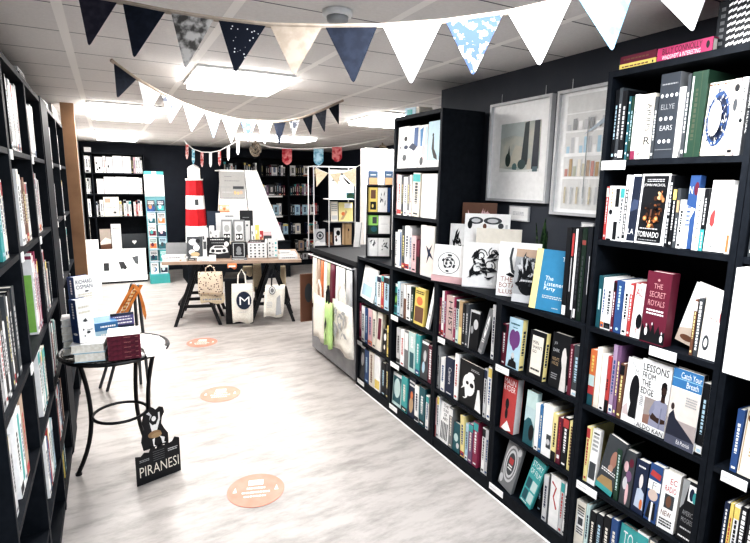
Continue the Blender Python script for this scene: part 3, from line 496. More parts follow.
# ------------------------------------------------------------------ left-hand cases, seen along their fronts
XL = -.284; YL = [1.55, 2.11, 2.68, 3.25]; YL2 = [3.6, 4.2, 4.83]
SHLFT = [1.70, 1.345, .95, .62, .28, .05]
def LF(y0, y1): return Frame((XL, y0, 0), R90, y1-y0)
nL = ['nearest left bookcase', 'second left bookcase', 'third left bookcase', 'fourth left bookcase', 'last left bookcase by the post']
LFS = [LF(1.55, 2.11), LF(2.11, 2.68), LF(2.68, 3.25), LF(3.6, 4.2), LF(4.2, 4.83)]
for i, F in enumerate(LFS):
    bookcase(['tall black bookcase cut off by the left edge of the photo', 'second tall black bookcase along the left edge of the photo', 'third tall black bookcase on the left, behind the round table', 'fourth tall black bookcase on the left, beyond the dark filler panel', 'last tall black bookcase on the left, against the timber post'][i], F, F.W, .29, 2.02, SHLFT,
             [(.0, .05, 1.70), (.0, .05, 1.345)] if i else [(.5, .55, .95)])
fp = MB().box(-.57, XL+.004, 3.2525, 3.5975, 0, 2.03, BLACKWOOD).build('filler_panel'); tag(fp, 'plain black filler panel between the left bookcases', 'panel')
def rowY(F, place, Z, gap, items, group, yset=.014):
    u = 0
    for it in items:
        c, u0, w, h = it[:4]; k = it[4] if len(it) > 4 else {}
        _seed[0] += 1; u = max(u+.001, u0, .0205); w = min(w, F.W-.0208-u); h = min(h, gap-.012)
        if w < .004: continue
        near = k.get('near'); mb_art = k.get('art')
        o = book_spine(w, h, k.get('d', random.uniform(.14, .19)), c, mb_art, _seed[0], k.get('cover'))
        put(o, F, u, k.get('y', yset), Z+.0006)
        if near:
            me = o.data; mb = MB(); mb.art(near, (-.0003, .2*0+k.get('d', .17), 0), (0, -1, 0), (0, 0, 1), k.get('d', .17), h); q = mb.build('cover_print', o)
        BOOKS.append((o, k.get('desc') or LAB[c]+' spine-out book', place, group)); u += w
def seq(u0, cols, w=.022, h=.23, jit=.03):
    out = []; u = u0
    for c in cols:
        ww = w*random.uniform(.7, 1.3); out.append((c, u, ww, h+random.uniform(-jit, jit))); u += ww+.001
    return out
L1, L2, L3, L4, L5 = LFS
lp = lambda s, i: f'{s} shelf, {nL[i]}'
rowY(L1, lp('top', 0), 1.70, .29, seq(.25, 'kdkgd', .025, .23), G(nL[0]))
rowY(L1, lp('second', 0), 1.345, .33, seq(.02, 'wkw', .03, .24)+[('t', .33, .045, .30, dict(d=.2, near=[('e', .5, .5, .3, .3, 'q'), ('e', .3, .8, .15, .08, 'T'), ('e', .7, .2, .2, .1, 'q')], desc='large turquoise book with pale swirls')), ('w', .38, .03, .27), ('c', .42, .02, .25)], G(nL[0]))
rowY(L1, lp('third', 0), .95, .37, seq(.02, 'wkwgwkw', .03, .25)+[('d', .27, .03, .30), ('w', .3, .02, .29), ('k', .33, .04, .3, dict(cover='k', d=.2)), ('d', .4, .05, .3)], G(nL[0]))
rowY(L1, lp('fourth', 0), .62, .31, seq(.06, 'ws', .03, .25)+[('W', .2, .05, .27), ('W', .255, .03, .28, dict(art=[('r', 0, .1, 1, .9, 't')], desc='white book with a turquoise spine panel')), ('w', .29, .03, .26), ('f', .33, .05, .28, dict(d=.2, near=[('e', .3, .25, .25, .18, 'o'), ('e', .6, .5, .3, .2, 'h'), ('e', .4, .75, .25, .12, 'c')], desc='brown book with an orange flower cover'))], G(nL[0]))
rowY(L2, lp('top', 1), 1.70, .29, seq(.17, 'kksswgwswgs', .022, .25, .02), G(nL[1]))
rowY(L2, lp('second', 1), 1.345, .33, [('W', .2, .05, .29, dict(d=.18)), ('W', .255, .03, .27), ('h', .29, .03, .25, dict(cover='h', desc='thick rust brown book')), ('h', .33, .05, .26, dict(desc='thick rust brown book')), ('c', .39, .03, .24), ('w', .43, .03, .24)], G(nL[1]))
rowY(L2, lp('third', 1), .95, .37, [('W', .36, .02, .345, dict(d=.19, near=[('r', .0, 0, 1, 1, 'W'), ('r', .72, .03, .97, .74, 'E'), ('r', .1, .93, 1, .97, 'M')], desc='large white book with a lime green cover block')), ('W', .382, .02, .3), ('i', .405, .02, .33), ('w', .427, .02, .3), ('M', .45, .03, .34), ('w', .482, .02, .28), ('M', .505, .03, .3)], G(nL[1]))
rowY(L2, lp('fourth', 1), .62, .31, [('W', .26, .05, .28, dict(d=.18, near=[('r', .75, .1, .9, .6, 'q'), ('e', .8, .75, .1, .1, 't')], desc='tall white book with a green printed cover')), ('q', .32, .02, .25), ('w', .35, .03, .26), ('t', .39, .03, .24), ('c', .43, .04, .25)], G(nL[1]))
rowY(L2, lp('fifth', 1), .28, .32, [('W', .2, .05, .26), ('b', .26, .03, .24), ('r', .3, .02, .26), ('W', .33, .06, .28), ('q', .4, .03, .26), ('l', .44, .04, .24)], G(nL[1]))
rowY(L3, lp('top', 2), 1.70, .29, seq(.06, 'wswwgwswsgw', .024, .23, .02), G(nL[2]))
rowY(L3, lp('second', 2), 1.345, .33, seq(.06, 'sgwsgsdw', .03, .26, .03), G(nL[2]))
rowY(L3, lp('third', 2), .95, .37, [('W', .12, .02, .3), ('k', .15, .03, .3), ('w', .2, .02, .31), ('g', .25, .04, .25), ('c', .3, .03, .2), ('d', .4, .04, .22)], G(nL[2]))
rowY(L3, lp('fourth', 2), .62, .31, [('W', .18, .03, .29), ('M', .22, .03, .27), ('W', .26, .04, .25), ('k', .31, .02, .25), ('q', .35, .03, .25), ('g', .4, .04, .23)], G(nL[2]))
rowY(L3, lp('fifth', 2), .28, .32, [('r', .16, .03, .22), ('W', .2, .05, .28), ('l', .26, .03, .26), ('n', .32, .04, .26), ('h', .4, .04, .24)], G(nL[2]))
rowY(L3, lp('bottom', 2), .05, .2, [('w', .04, .04, .17), ('k', .1, .06, .16), ('y', .2, .03, .17), ('T', .26, .05, .16)], G(nL[2]))
for i, F in ((3, L4), (4, L5)):
    rowY(F, lp('top', i), 1.70, .29, seq(.08, 'wgswsg', .03, .22, .02), G(nL[i]))
    rowY(F, lp('second', i), 1.345, .33, seq(.06, 'wmMwks', .04, .24, .03), G(nL[i]))
    rowY(F, lp('third', i), .95, .37, seq(.1, 'kMkdw', .035, .27, .03), G(nL[i]))
    rowY(F, lp('fourth', i), .62, .31, seq(.1, 'wgwkw', .04, .25, .03), G(nL[i]))
# things lying on top of the left cases
def lying(F, u, y, z, w, d, T, c, desc, place, group, yaw=0, side=None, front='spine', art=None):
    _seed[0] += 1; o = book_flat(w, d, T, c, side, art, front, 0, _seed[0]); put(o, F, u, y, z, yaw=yaw); BOOKS.append((o, desc, place, group)); return o
tp = 'top of the left bookcases'
z = 2.0212
for i, (c, T) in enumerate((('r', .025), ('h', .03), ('d', .025), ('c', .035))): lying(L1, .32+.005*i, .03, z, .2, .2, T, c, LAB[c]+' book lying in a pile', tp, 'books piled on the left bookcases'); z += T+.0008
z = 2.0212
for i, (c, T) in enumerate((('d', .03), ('n', .03), ('g', .03))): lying(L2, .05, .04+.004*i, z, .2, .2, T, c, LAB[c]+' book lying in a low pile', tp, 'books piled on the left bookcases'); z += T+.0008
z = 2.0212
for i, (c, T) in enumerate((('s', .03), ('d', .03), ('w', .02))): lying(L3, .2, .03+.004*i, z, .22, .2, T, c, LAB[c]+' book lying flat', tp, 'books piled on the left bookcases'); z += T+.0008
for F, u in ((L4, .2), (L5, .2)):
    z = 2.0212
    for i in range(2): lying(F, u, .02+.004*i, z, .26, .2, .03, 'W', 'white boxed book lying near the timber post', tp, 'white books on the left bookcases'); z += .031
# ------------------------------------------------------------------ on top of the right-hand cases
def stand(F, x0, x1, yt, Z, ys, T, c, lab, cat, art=None, lean=6, yaw=0, side=None, name='print', group=None, roll=0, left=False, pages=False, w=None, h=None, base=None):
    """an upright board or book whose foot runs from pixel x0 to x1 on the plane y=ys of frame F"""
    u0 = F.u(x0, ys, Z); ya = math.radians(yaw); la = math.radians(lean)
    if w is None:
        lo, hi = .01, 2.
        for _ in range(40):
            m = (lo+hi)/2
            if pr(F.w(u0+math.cos(ya)*m, ys+math.sin(ya)*m, Z))[0] < x1: lo = m
            else: hi = m
        w = lo
    if h is None: h = hfor(lambda q: F.w(u0+math.cos(ya)*w*.3, ys+math.sin(ya)*w*.3+math.sin(la)*q, Z+q*math.cos(la)), yt)
    if pages: o = book_face(w, h, T, c, art, int(x0*7), side, 0, left)
    else:
        mb = MB().box(0, w, 0, T, 0, h, c)
        if art: mb.art(art, (0, 0, 0), (1, 0, 0), (0, 0, 1), w, h)
        o = mb.build(name)
    put(o, F, u0, ys, Z+.0008+T*math.sin(la), la, math.radians(roll), ya); tag(o, lab, cat, group); return o
def leafy(n, seed, c):
    rr = random.Random(seed); A = []
    for _ in range(n):
        a, b, t, l = rr.uniform(.2, .8), rr.uniform(.3, .85), rr.uniform(0, 6.28), rr.uniform(.06, .15); k = l*.35
        A.append(('p', [(a-l*math.cos(t), b-l*math.sin(t)), (a+k*math.sin(t), b-k*math.cos(t)), (a+l*math.cos(t), b+l*math.sin(t)), (a-k*math.sin(t), b+k*math.cos(t))], c))
    return A
def swirl(a, b, r0, turns, c, w=.02, n=18, t0=0):
    A = []
    for i in range(n):
        t = t0+turns*6.283*i/n; t2 = t0+turns*6.283*(i+1)/n; r = r0*(1-i/n*.7); r2 = r0*(1-(i+1)/n*.7)
        A.append(('p', [(a+r*math.cos(t), b+r*math.sin(t)), (a+r2*math.cos(t2), b+r2*math.sin(t2)), (a+(r2+w)*math.cos(t2), b+(r2+w)*math.sin(t2)), (a+(r+w)*math.cos(t), b+(r+w)*math.sin(t))], c))
    return A
TOP = 1.0506
gp = 'prints standing on the low right bookcases'
stand(FC_, 458, 492, 203, TOP, .115, .008, 'h', 'dark patterned print at the back, topmost of the leaning prints', 'print', leafy(40, 3, 'i'), 6, 42, group=gp)
stand(FC_, 461, 506, 214, TOP, .088, .008, 'W', 'white print with two dark feathers near its top edge', 'print', [('e', .25, .9, .16, .05, 'd'), ('e', .25, .9, .1, .03, 's'), ('e', .62, .9, .2, .05, 'd'), ('e', .62, .9, .12, .03, 's'), ('e', .12, .84, .05, .06, 'k'), ('e', .8, .83, .06, .04, 'd'), ('e', .45, .82, .04, .04, 'h'), ('r', .9, .7, .95, .85, 's')], 6, 42, group=gp)
stand(FC_, 473, 518, 229, TOP, .085, .008, 'c', 'blank cream print behind the floral print', 'print', None, 6, 42, group=gp)
stand(FC_, 447, 466, 224, TOP, .042, .008, 'w', 'small white print of scattered black leaf shapes', 'print', [x for x in leafy(26, 8, 'k')], 6, 40, group=gp)
bx = stand(FC_, 431, 462, 285, TOP, -.04, .05, 'i', 'shallow pale pink box holding up the oval print', 'box', None, 0, 24, name='print_stand', h=.035)
stand(FC_, 432.5, 463, 245, TOP+.0362, -.035, .012, 'W', 'white print of an oval filled with dotted lettering shapes', 'print', [('e', .5, .42, .36, .35, 'd'), ('e', .5, .42, .34, .335, 'W'), ('l', .3, .85, .6, .88, 1, 's')]+[('e', .5+.24*math.cos(i*1.9)*(.3+.7*(i % 5)/4), .42+.26*math.sin(i*1.9)*(.3+.7*(i % 5)/4), .035, .03, 'd') for i in range(26)]+swirl(.5, .42, .2, 1.5, 'k', .02), 6, 26, group=gp)
stand(FC_, 461.5, 505, 243, TOP, .012, .01, 'W', 'large white print of swirling black flowers', 'print', [('r', 0, 0, 1, .02, 's')]+swirl(.4, .72, .14, 1.4, 'k')+swirl(.7, .78, .12, 1.3, 'k', .018, 16, 2)+swirl(.62, .5, .14, 1.5, 'k', .02, 18, 4)+swirl(.35, .42, .13, 1.2, 'd', .016, 16, 1)+leafy(16, 21, 'k')+[('p', [(.1, .2), (.3, .3), (.5, .42), (.3, .34)], 'k'), ('p', [(.5, .25), (.62, .2), (.75, .28), (.6, .24)], 'k'), ('l', .6, .06, .9, .075, 1, 's')], 6, 42, group=gp)
stand(FB, 495.5, 537, 243, TOP, .035, .01, 'W', 'white botanical print lettered in red brown capitals, with red flower', 'print', [('t', 'THE', .08, .27, .38, .36, (.4, .16, .12)), ('t', 'BOTA', .06, .16, .46, .25, (.4, .16, .12)), ('t', 'ILLUSTR', .05, .05, .58, .13, (.45, .2, .15)), ('p', [(.3, .9), (.35, .9), (.32, .7), (.38, .5), (.5, .4), (.62, .36), (.6, .33), (.46, .36), (.33, .46), (.26, .7)], 'd'), ('p', [(.2, .4), (.3, .44), (.5, .36), (.42, .36), (.3, .37)], 'k')]+[('p', [(.72, .6), (.72+.22*math.cos(t*.4), .6+.16*math.sin(t*.4)), (.72+.22*math.cos(t*.4+.2), .6+.16*math.sin(t*.4+.2))], ('o', 'r', 'i')[t % 3]) for t in range(16)]+[('e', .72, .6, .05, .04, 'h'), ('e', .75, .25, .22, .2, 'd')], 8, 34, group=gp)
stand(FB, 511, 537, 250, TOP, .014, .008, 'g', 'dark print of tangled black foliage beside the blue cover', 'print', [('r', 0, .85, 1, 1, 'f'), ('r', 0, 0, 1, .15, 's'), ('e', .55, .42, .4, .28, 'k')]+leafy(16, 5, 'd')+leafy(10, 6, 's')+leafy(14, 9, 'k')+[('l', .3, .38, .75, .45, 1, 's')], 9, 26, group=gp)
stand(FB, 528.5, 561, 250, TOP, -.0005, .014, 'B', 'blue cover with a broad yellow stripe and white lettering', 'book', [('r', 0, 0, .2, 1, 'Y'), ('r', .2, 0, 1, 1, (.02, .25, .45)), ('t', 'The', .38, .5, .62, .57, 'W'), ('t', 'Listener', .38, .41, .96, .48, 'W'), ('t', 'Party', .38, .32, .72, .4, 'W'), ('l', .36, .2, .96, .26, 2, 's'), ('t', 'Th', .8, .83, .96, .9, 'W'), ('l', .7, .05, .9, .08, 1, 's')], 9, 12, name='book', pages=False, group=gp)
row(FB, 'right of the blue cover', TOP, .5, [
 S(560.5, 565, 228, 'k', 'tall black box file with a white label at its foot', art=[('r', .1, .02, .95, .13, 'W')], d=.2), S(565.4, 568.6, 229, 'k', 'narrow black magazine with red and white upper spine', art=[('r', .2, .7, .9, .95, 'r'), ('r', .3, .3, .6, .68, 's')], d=.2), S(569, 571, 229, 'w', 'thin white magazine with a black foot label', art=[('r', 0, 0, 1, .1, 'k')], d=.2), S(571.4, 575, 229, 'k', 'black magazine', art=[('L', .3, .2, .7, .8, 'd'), ('r', .2, .02, .8, .12, 'w')], d=.2), S(575.4, 580, 228, (.012,.035,.022), 'dark green magazine with a dull red band', art=[('r', .1, .82, .9, .87, (.3,.06,.05)), ('L', .3, .1, .6, .7, 'd')], d=.2), S(580.4, 585, 227, 'x', 'black magazine with a pale vertical streak', art=[('r', .7, .3, .85, .7, 's')], d=.2)], 'box files and magazines on the near low case', yset=.02)
# snake plant behind the prints
pl = empty('snake_plant', FB.w(FB.u(540, .245, TOP), .238, TOP)); tag(pl, 'dark green snake plant behind the prints under the pictures', 'plant')
LEAF = pattern('plant_leaf', (.01, .03, .015), (.05, .1, .04), 14, 'wave', .3, .7, .5)
MB().lathe([(.045, 0), (.055, .03), (.06, .1), (.052, .1), (.05, .085), (.0, .085)], 'd', 20).build('pot', pl, True)
for i in range(8):
    a = i*.8; L = .25+.07*math.sin(i*2.3); tx, ty = .03*math.cos(a)-.01, .012*math.sin(a); mb = MB(); vs = []
    for k in range(7):
        t = k/6; wv = .023*(math.sin(math.pi*(.25+.75*t))); z = .08+L*t; b = Vector((tx*(.3+t), ty*(.3+t), z)); s = Vector((math.cos(a+1.2), math.sin(a+1.2), 0))*wv
        vs += [b-s, b+Vector((math.cos(a), math.sin(a), 0))*.004, b+s]
    mb.add(vs, [(k*3+j, k*3+j+1, k*3+j+4, k*3+j+3) for k in range(6) for j in range(2)], LEAF).build('leaf', pl, True)
# framed pictures on the dark wall
WX = 1.9995
def framed(name, y0, y1, z0, z1, fw, matw, lab, cat, art, art_rect, dep=.03, fc='s', glass=True):
    r = empty(name, (WX, (y0+y1)/2, z0), -R90); tag(r, lab, cat, 'framed pictures on the right wall' if glass else None)
    a, h = (y1-y0)/2, z1-z0; mb = MB()
    mb.box(-a, -a+fw, -dep, 0, 0, h, fc).box(a-fw, a, -dep, 0, 0, h, fc).box(-a+fw, a-fw, -dep, 0, 0, fw, fc).box(-a+fw, a-fw, -dep, 0, h-fw, h, fc).build('frame', r)
    MB().box(-a+fw, a-fw, -.012, 0, fw, h-fw, 'W').build('mount', r)
    u0, v0, u1, v1 = art_rect; iw, ih = 2*a-2*fw, h-2*fw
    mb = MB(); mb.art(art, (-a+fw+u0*iw, -.0122, fw+v0*ih), (1, 0, 0), (0, 0, 1), (u1-u0)*iw, (v1-v0)*ih); mb.build('picture', r)
    for s in (-.7, .7):
        if glass: MB().tube([(s*a, -.004, h+.0), (s*a, -.004, h+.05)], .002, WIRE, 6).build('hanging_wire', r)
    return r
WASH = pattern('watercolour_wash', (.3, .38, .38), (.7, .68, .6), 7, 'noise', .3, .7)
framed('framed_picture', 1.872, 2.332, 1.513, 2.053, .014, .1, 'framed watercolour of tall dark trees in a wide white mount', 'picture', [('r', 0, 0, 1, 1, WASH), ('p', [(0, .7), (.3, .75), (.6, .7), (.6, 1), (0, 1)], (.5, .56, .54)), ('p', [(.2, .1), (.6, .1), (.6, .5), (.4, .55)], (.62, .6, .5)), ('p', [(.55, .1), (.62, .98), (.72, 1), (.72, .15)], (.03, .05, .055)), ('p', [(.82, .05), (.85, 1), (.97, 1), (.98, .05)], (.02, .03, .05)), ('e', .22, .25, .07, .14, (.04, .07, .06)), ('p', [(.2, .3), (.24, .55), (.27, .3)], (.05, .08, .07)), ('e', .58, .15, .1, .1, (.05, .1, .1)), ('e', .76, .13, .05, .14, (.6, .56, .46)), ('e', .4, .1, .06, .08, (.1, .2, .2)), ('p', [(0, 0), (1, 0), (1, .06), (.5, .03), (0, .09)], (.75, .77, .74)), ('r', .85, .0, .97, .1, (.1, .17, .2))], (.17, .29, .86, .8))
framed('framed_picture', 1.40, 1.84, 1.462, 2.055, .014, .05, 'framed pale picture with shelf reflections painted in, partly behind the tall bookcase', 'picture', [('r', 0, 0, 1, 1, (.75, .75, .73)), ('r', 0, .84, 1, .85, 'W'), ('r', 0, .68, 1, .7, 'W'), ('r', 0, .47, 1, .5, 'W'), ('r', 0, .27, 1, .29, 'W')]+[('r', .03+.07*i, .5, .08+.07*i, .56+.09*abs(math.sin(i*2.1)), ('l', 's', 'W', 'l')[i % 4]) for i in range(13)]+[('r', .03+.07*i, .295, .08+.07*i, .36+.09*abs(math.sin(i*1.7)), ((.62, .3, .25), 'a', (.5, .52, .4), 'c', (.6, .56, .42), 'f')[i % 6]) for i in range(13)]+[('r', .03+.09*i, .7, .09+.09*i, .75+.05*abs(math.sin(i*1.3)), ('s', 'g', 'W')[i % 3]) for i in range(10)]+[('r', .05+.1*i, .05, .08+.1*i, .2, ((.62, .55, .4), 's')[i % 2]) for i in range(9)]+[('p', [(.3, .65), (.6, .78), (.95, .85), (.95, .83), (.62, .74)], (.5, .6, .68)), ('r', .36, .1, .375, .8, 'g')], (.1, .03, .97, .97))  # pale bands and rows are shelves mirrored in the glass, painted into the artwork
def wallcard(x0, x1, y0, y1, lab):
    a, b = onX(x0, y0, WX), onX(x1, y1, WX)
    framed('wall_card', b.y, a.y, b.z, a.z, .006, 0, lab, 'card', [('l', .1, .3, .9, .75, 3, 's')], (.12, .15, .88, .85), .012, 's', False)
wallcard(511, 529.5, 205.5, 222, 'small framed white card under the first picture')
wallcard(583, 595, 222, 232, 'small white card half hidden beside the tall bookcase')
# on the tall case by the camera
ty = 'top of near tall right bookcase'
z = 2.0206
def liepx(F, x0, x1, ys, z, d, T, c, desc, art, yaw=0): u0 = F.u(x0, ys, z); u1 = F.u(x1, ys, z); lying(F, u0, ys, z, u1-u0, d, T, c, desc, ty, 'books lying on the near tall bookcase', yaw, art=art)
liepx(FA, 619, 655.5, .02, 2.0206, .2, .021, 'y', 'yellow book lying flat', [('l', .08, .3, .8, .7, 1, 'h'), ('e', .92, .5, .02, .2, 'k')])
liepx(FA, 620, 656, .022, 2.0426, .19, .026, 'm', 'dull maroon book lying on the yellow one', [('l', .1, .3, .8, .7, 1, 'h')])
liepx(FA, 656.5, 712, .02, 2.0206, .2, .045, 'M', 'bright pink book lying flat with black and white lettering', [('r', 0, 0, 1, 1, (.6, .02, .16)), ('t', 'BILLY CONNOLLY', .1, .5, .82, .92, 'k'), ('t', 'WINDSWEPT & INTERESTING', .1, .12, .8, .42, 'W'), ('e', .92, .55, .03, .25, 'k')])
wav = [('r', 0, 0, 1, 1, 'k')]
for i in range(9):
    b = .03+i*.108
    for k in range(7):
        a = k/7+.01; o = .012*(k % 2); wav.append(('p', [(a, b+o), (a+.13, b+.03+o), (a+.13, b+.075+o), (a, b+.045+o)], 'W'))
stand(FA, 724.5, 752, -40, 2.0206, .03, .1, 'k', 'black box with wavy white stripes on top of the tall bookcase', 'box', wav, 0, 0, name='patterned_box', w=.085, h=.175)
stand(FA, 713.5, 723.5, 0, 2.0206, .05, .1, 'x', 'black box left of the striped box, atop the tall bookcase', 'box', [('r', .3, .1+.15*i, .6, .13+.15*i, 'z') for i in range(5)] if False else [('l', .3, .1, .7, .9, 6, 'z')], 0, 0, name='storage_box', w=.032, h=.15)
b_ = stand(FD, 405, 415.5, 108, 2.0206, .05, .08, 'l', 'small pale blue box on top of the far tall bookcase', 'box', [('r', .2, .2, .7, .8, 't')], 0, 20, name='gift_box')
stand(FD, 416.2, 419, 107, 2.0206, .08, .1, 'c', 'narrow cream box beside the small blue one', 'box', [('r', .4, .1, .6, .9, 'g')], 0, 0, name='storage_box')
# ------------------------------------------------------------------ the back of the shop
def zat(px, py, Y): return onY(px, py, Y).z
# pale corner bookcase
BX0, BX1 = -.315, .585; FBL = Frame((BX0, 9.35, 0), 0, BX1-BX0)
zs = [zat(115, y, 9.35) for y in (173, 194, 216.5, 250)]; ztop = zat(115, 153, 9.35)
bookcase('dark corner bookcase full of white books against the back wall', FBL, FBL.W, .3, ztop, zs+[.1], (), (FBL.u(93.8, 0, zs[0])-.026,))
nb = 'back corner bookcase'
def brow(F, s, Z, gap, items): row(F, s+' shelf, '+nb, Z, gap, items, G(nb), dmax=.2)
brow(FBL, 'top', zs[0], ztop-zs[0]-.022, [S(83.3,86,155.5,'W'), S(86.2,89,155.5,'W'), S(89.2,91,156,'w'), Fc(95.5,103,157,'W','white front with small dark figures',T=.03,art=[('e',.2,.6,.1,.1,'d'),('e',.6,.3,.15,.08,'k'),('e',.3,.2,.1,.08,'k')]), S(103.5,106.5,156,'w'), Fc(107,113,157,'W','white front beside it',T=.03,art=[('e',.3,.4,.15,.1,'k')]), Fc(113.5,123,156,'W','broad blank white front',T=.03,art=[]), Fc(123.5,131.5,156.5,'W','second blank white front',T=.03,art=[]), S(132,133.5,157,'k'), S(134,136,157,'i'), S(136.3,138.5,157,'w'), S(138.8,140.5,157,'w'), S(140.8,142.6,157,'W')])
brow(FBL, 'second', zs[1], zs[0]-zs[1]-.02, [S(84.5,88,178,'W'), S(88.3,90,178,'w'), S(90.3,91.6,178,'s'), Fc(97.5,104.5,179,'W','white front with a thin square outline',T=.03,art=[('r',.25,.2,.85,.75,'s'),('r',.29,.24,.81,.71,'W')]), Fc(105,116,177,'W','broad blank white front',T=.03,art=[]), Fc(116.5,128,177,'W','second blank white front',T=.03,art=[]), Fc(128.5,140,177.5,'W','blank white front with a dark scribble',T=.03,art=[('r',.5,.2,.8,.24,'g')]), S(140.4,142.8,178,'w')])
brow(FBL, 'third', zs[2], zs[1]-zs[2]-.02, [S(86,89,199,'W'), S(89.3,91.8,199,'W'), S(97.2,98.5,202,'w'), S(98.8,100.5,201,'k'), S(100.8,104,200,'w'), Fc(104.5,120,197,'c','cream card front with four small pictures',T=.02,art=[('r',.1,.7,.45,.92,'f'),('r',.55,.72,.9,.92,'s'),('l',.2,.4,.8,.5,1,'g'),('e',.7,.2,.1,.06,'d')]), S(120.5,122.5,201,'w'), S(122.8,124,202,'k'), S(124.5,127,200,'W'), S(127.3,129.3,201,'s'), S(129.6,132,201,'w'), S(134.5,136.5,202,'W'), S(136.8,138.5,201,'r'), S(138.8,141,200,'w'), S(141.3,142.8,201,'w')])
z3 = zs[3]
row(FBL, 'fourth shelf, '+nb, z3, zs[2]-z3-.02, [Fc(86.5,91.2,219,'c','narrow upright card with dark blots',T=.02,art=[('e',.3,.8,.2,.05,'k'),('e',.6,.6,.2,.05,'h'),('e',.4,.35,.2,.06,'k'),('e',.6,.15,.2,.05,'d')]), Fc(101,112,229,'h','photo card of a brown and cream landscape',T=.01,art=[('r',0,.45,1,1,(.5,.42,.36)),('p',[(0,.4),(.5,.6),(1,.5),(1,.3),(0,.25)],(.85,.78,.7))]), Fc(112.5,122.5,224,'W','white sheet with one grey headline',T=.01,art=[('l',.15,.8,.85,.88,1,'g')])], G(nb))
lap = empty('laptop', FBL.w(FBL.u(122.5, -.03, z3), -.03, z3+.001)); tag(lap, 'dark open laptop with a pale emblem on the corner bookcase', 'laptop')
lw = FBL.u(147, -.03, z3)-FBL.u(122.5, -.03, z3)
mb = MB(); M_ = Matrix.Rotation(.12, 4, 'X'); mb.box(0, lw, 0, .012, .012, .27, 'd', M_); lid = mb.build('lid', lap)
mb = MB(); mb.art([('e', .46, .5, .05, .09, 'W'), ('e', .54, .5, .05, .09, 'W'), ('p', [(.41, .48), (.59, .48), (.5, .3)], 'W')], (0, 0, .01), (1, 0, 0), (0, 0, 1), lw, .25); em = mb.build('emblem', lid); em.rotation_euler = (.12, 0, 0)
MB().box(0, lw, 0, .2, 0, .012, 'd').build('keyboard_base', lap)
wbx = FBL.u(80.5, .02, ztop); stand(FBL, 84, 91, 147, ztop, .03, .2, 'W', 'white box on top of the corner bookcase', 'box', None, 0, 0, name='storage_box')
# books at the foot of the corner bookcase
row(FBL, 'floor level, '+nb, .101, z3-.13, [S(138.5,140,257,'w'), S(140.3,142,258,'s'), S(142.2,144,259,'t')], G(nb))
# slanted white card bin
bw = onZ(95, 282.5, 0); be = onZ(148, 281.5, 0); FBN = Frame((bw.x, 8.72, 0), -.05); bwid = be.x-bw.x
r = empty('card_bin', FBN.o, FBN.a); tag(r, 'low sloping white card bin on the floor by the back wall', 'display bin')
mb = MB(); mb.prism([(0, 0, .03), (0, .38, .03), (0, .38, .5), (0, .2, .5)], (bwid, 0, 0), 'W'); bin_body = mb; MB().box(0, bwid, .004, .36, 0, .029, 'k').build('base', r)
sl = Vector((0, .2, .47)).normalized()
mb = bin_body; mb.art([('r', .18, .35, .28, .6, 'k'), ('p', [(.46, .62), (.5, .38), (.54, .4), (.58, .36), (.62, .42), (.56, .62)], 'k'), ('r', .33, .5, .335, .52, 'g'), ('e', .1, .12, .02, .04, 's'), ('p', [(.72, .75), (.78, .55), (.84, .5), (.84, .8)], 'd'), ('r', .83, .15, .9, .3, 'c'), ('l', .1, .04, .5, .07, 1, 's')], (0, 0, .03), (1, 0, 0), sl, bwid, .51); mb.build('body', r)
for i, (a, b, yt, c) in enumerate(((125, 132, 254, 'W'), (133, 139, 257, 'w'), (105, 118, 257, 'W'))):
    stand(FBN, a, b, yt, .502, .24, .006, c, ['white greeting card with a dark patch standing in the sloping bin', 'small white card at the right of the sloping bin', 'wide blank white card at the left of the sloping bin'][i], 'card', [('p', [(.2, .9), (.7, .6), (.8, .4), (.3, .6)], 'd')] if i == 0 else None, 5, 0, name='greeting_card', group='cards in the sloping bin')
# white flyers stepped along the left wall
FW_ = Frame((-.355, 7.3, 0), 0)
for i, (zz, yy) in enumerate(((.80, 0), (.66, -.3))):
    r = empty('flyer_rack', (-.355, 7.5+yy*2.2, 0)); tag(r, ['white flyer rack by the left wall in front of the corner bookcase', 'lower white flyer rack by the left wall, nearer the timber post'][i], 'rack')
    mb = MB(); mb.prism([(0, 0, 0), (0, .25, 0), (0, .25, zz), (0, .18, zz)], (.2-.05*i, 0, 0), 'W')
    mb.art([('l', .1, .62+.12*k, .9, .68+.12*k, 1, 'c') for k in range(3)]+[('l', .1, .3, .9, .34, 1, 's')], (0, 0, 0), (1, 0, 0), Vector((0, .18, zz)).normalized(), .2-.05*i, zz); mb.build('body', r)
# turquoise pamphlet stand
a = onZ(151, 284, 0); FT = Frame((a.x, a.y, 0), 0); tw = FT.u(171, 0, .1)-FT.u(152, 0, .1)
r = empty('pamphlet_stand', FT.o, -.03); tag(r, 'tall turquoise pamphlet stand with two columns of pockets by the back wall', 'stand')
ht = 1.74; mb = MB(); mb.box(0, tw, .12, .15, .02, ht, (.15,.4,.45)); mb.build('back_board', r); MB().box(-.005, tw+.005, 0, .3, 0, .14, 't').build('base', r)
mb = MB().box(0, tw, .105, .119, 1.36, ht, 'W'); mb.art([('r', .0, .86, 1, 1, 't'), ('r', .4, .86, .62, 1, 'W'), ('e', .12, .6, .03, .03, 'k')], (0, .105, 1.36), (1, 0, 0), (0, 0, 1), tw, ht-1.36); mb.build('header_sign', r)
for s_ in (0, tw-.012): MB().box(s_-.0, s_+.012, .06, .104, .22, 1.36, (.15,.4,.45)).build('side_rail', r)
cols = ['d', 'n', 'w', 's', 'q', 'o', 'q', 'l', 's', 't', 'i', 'm']
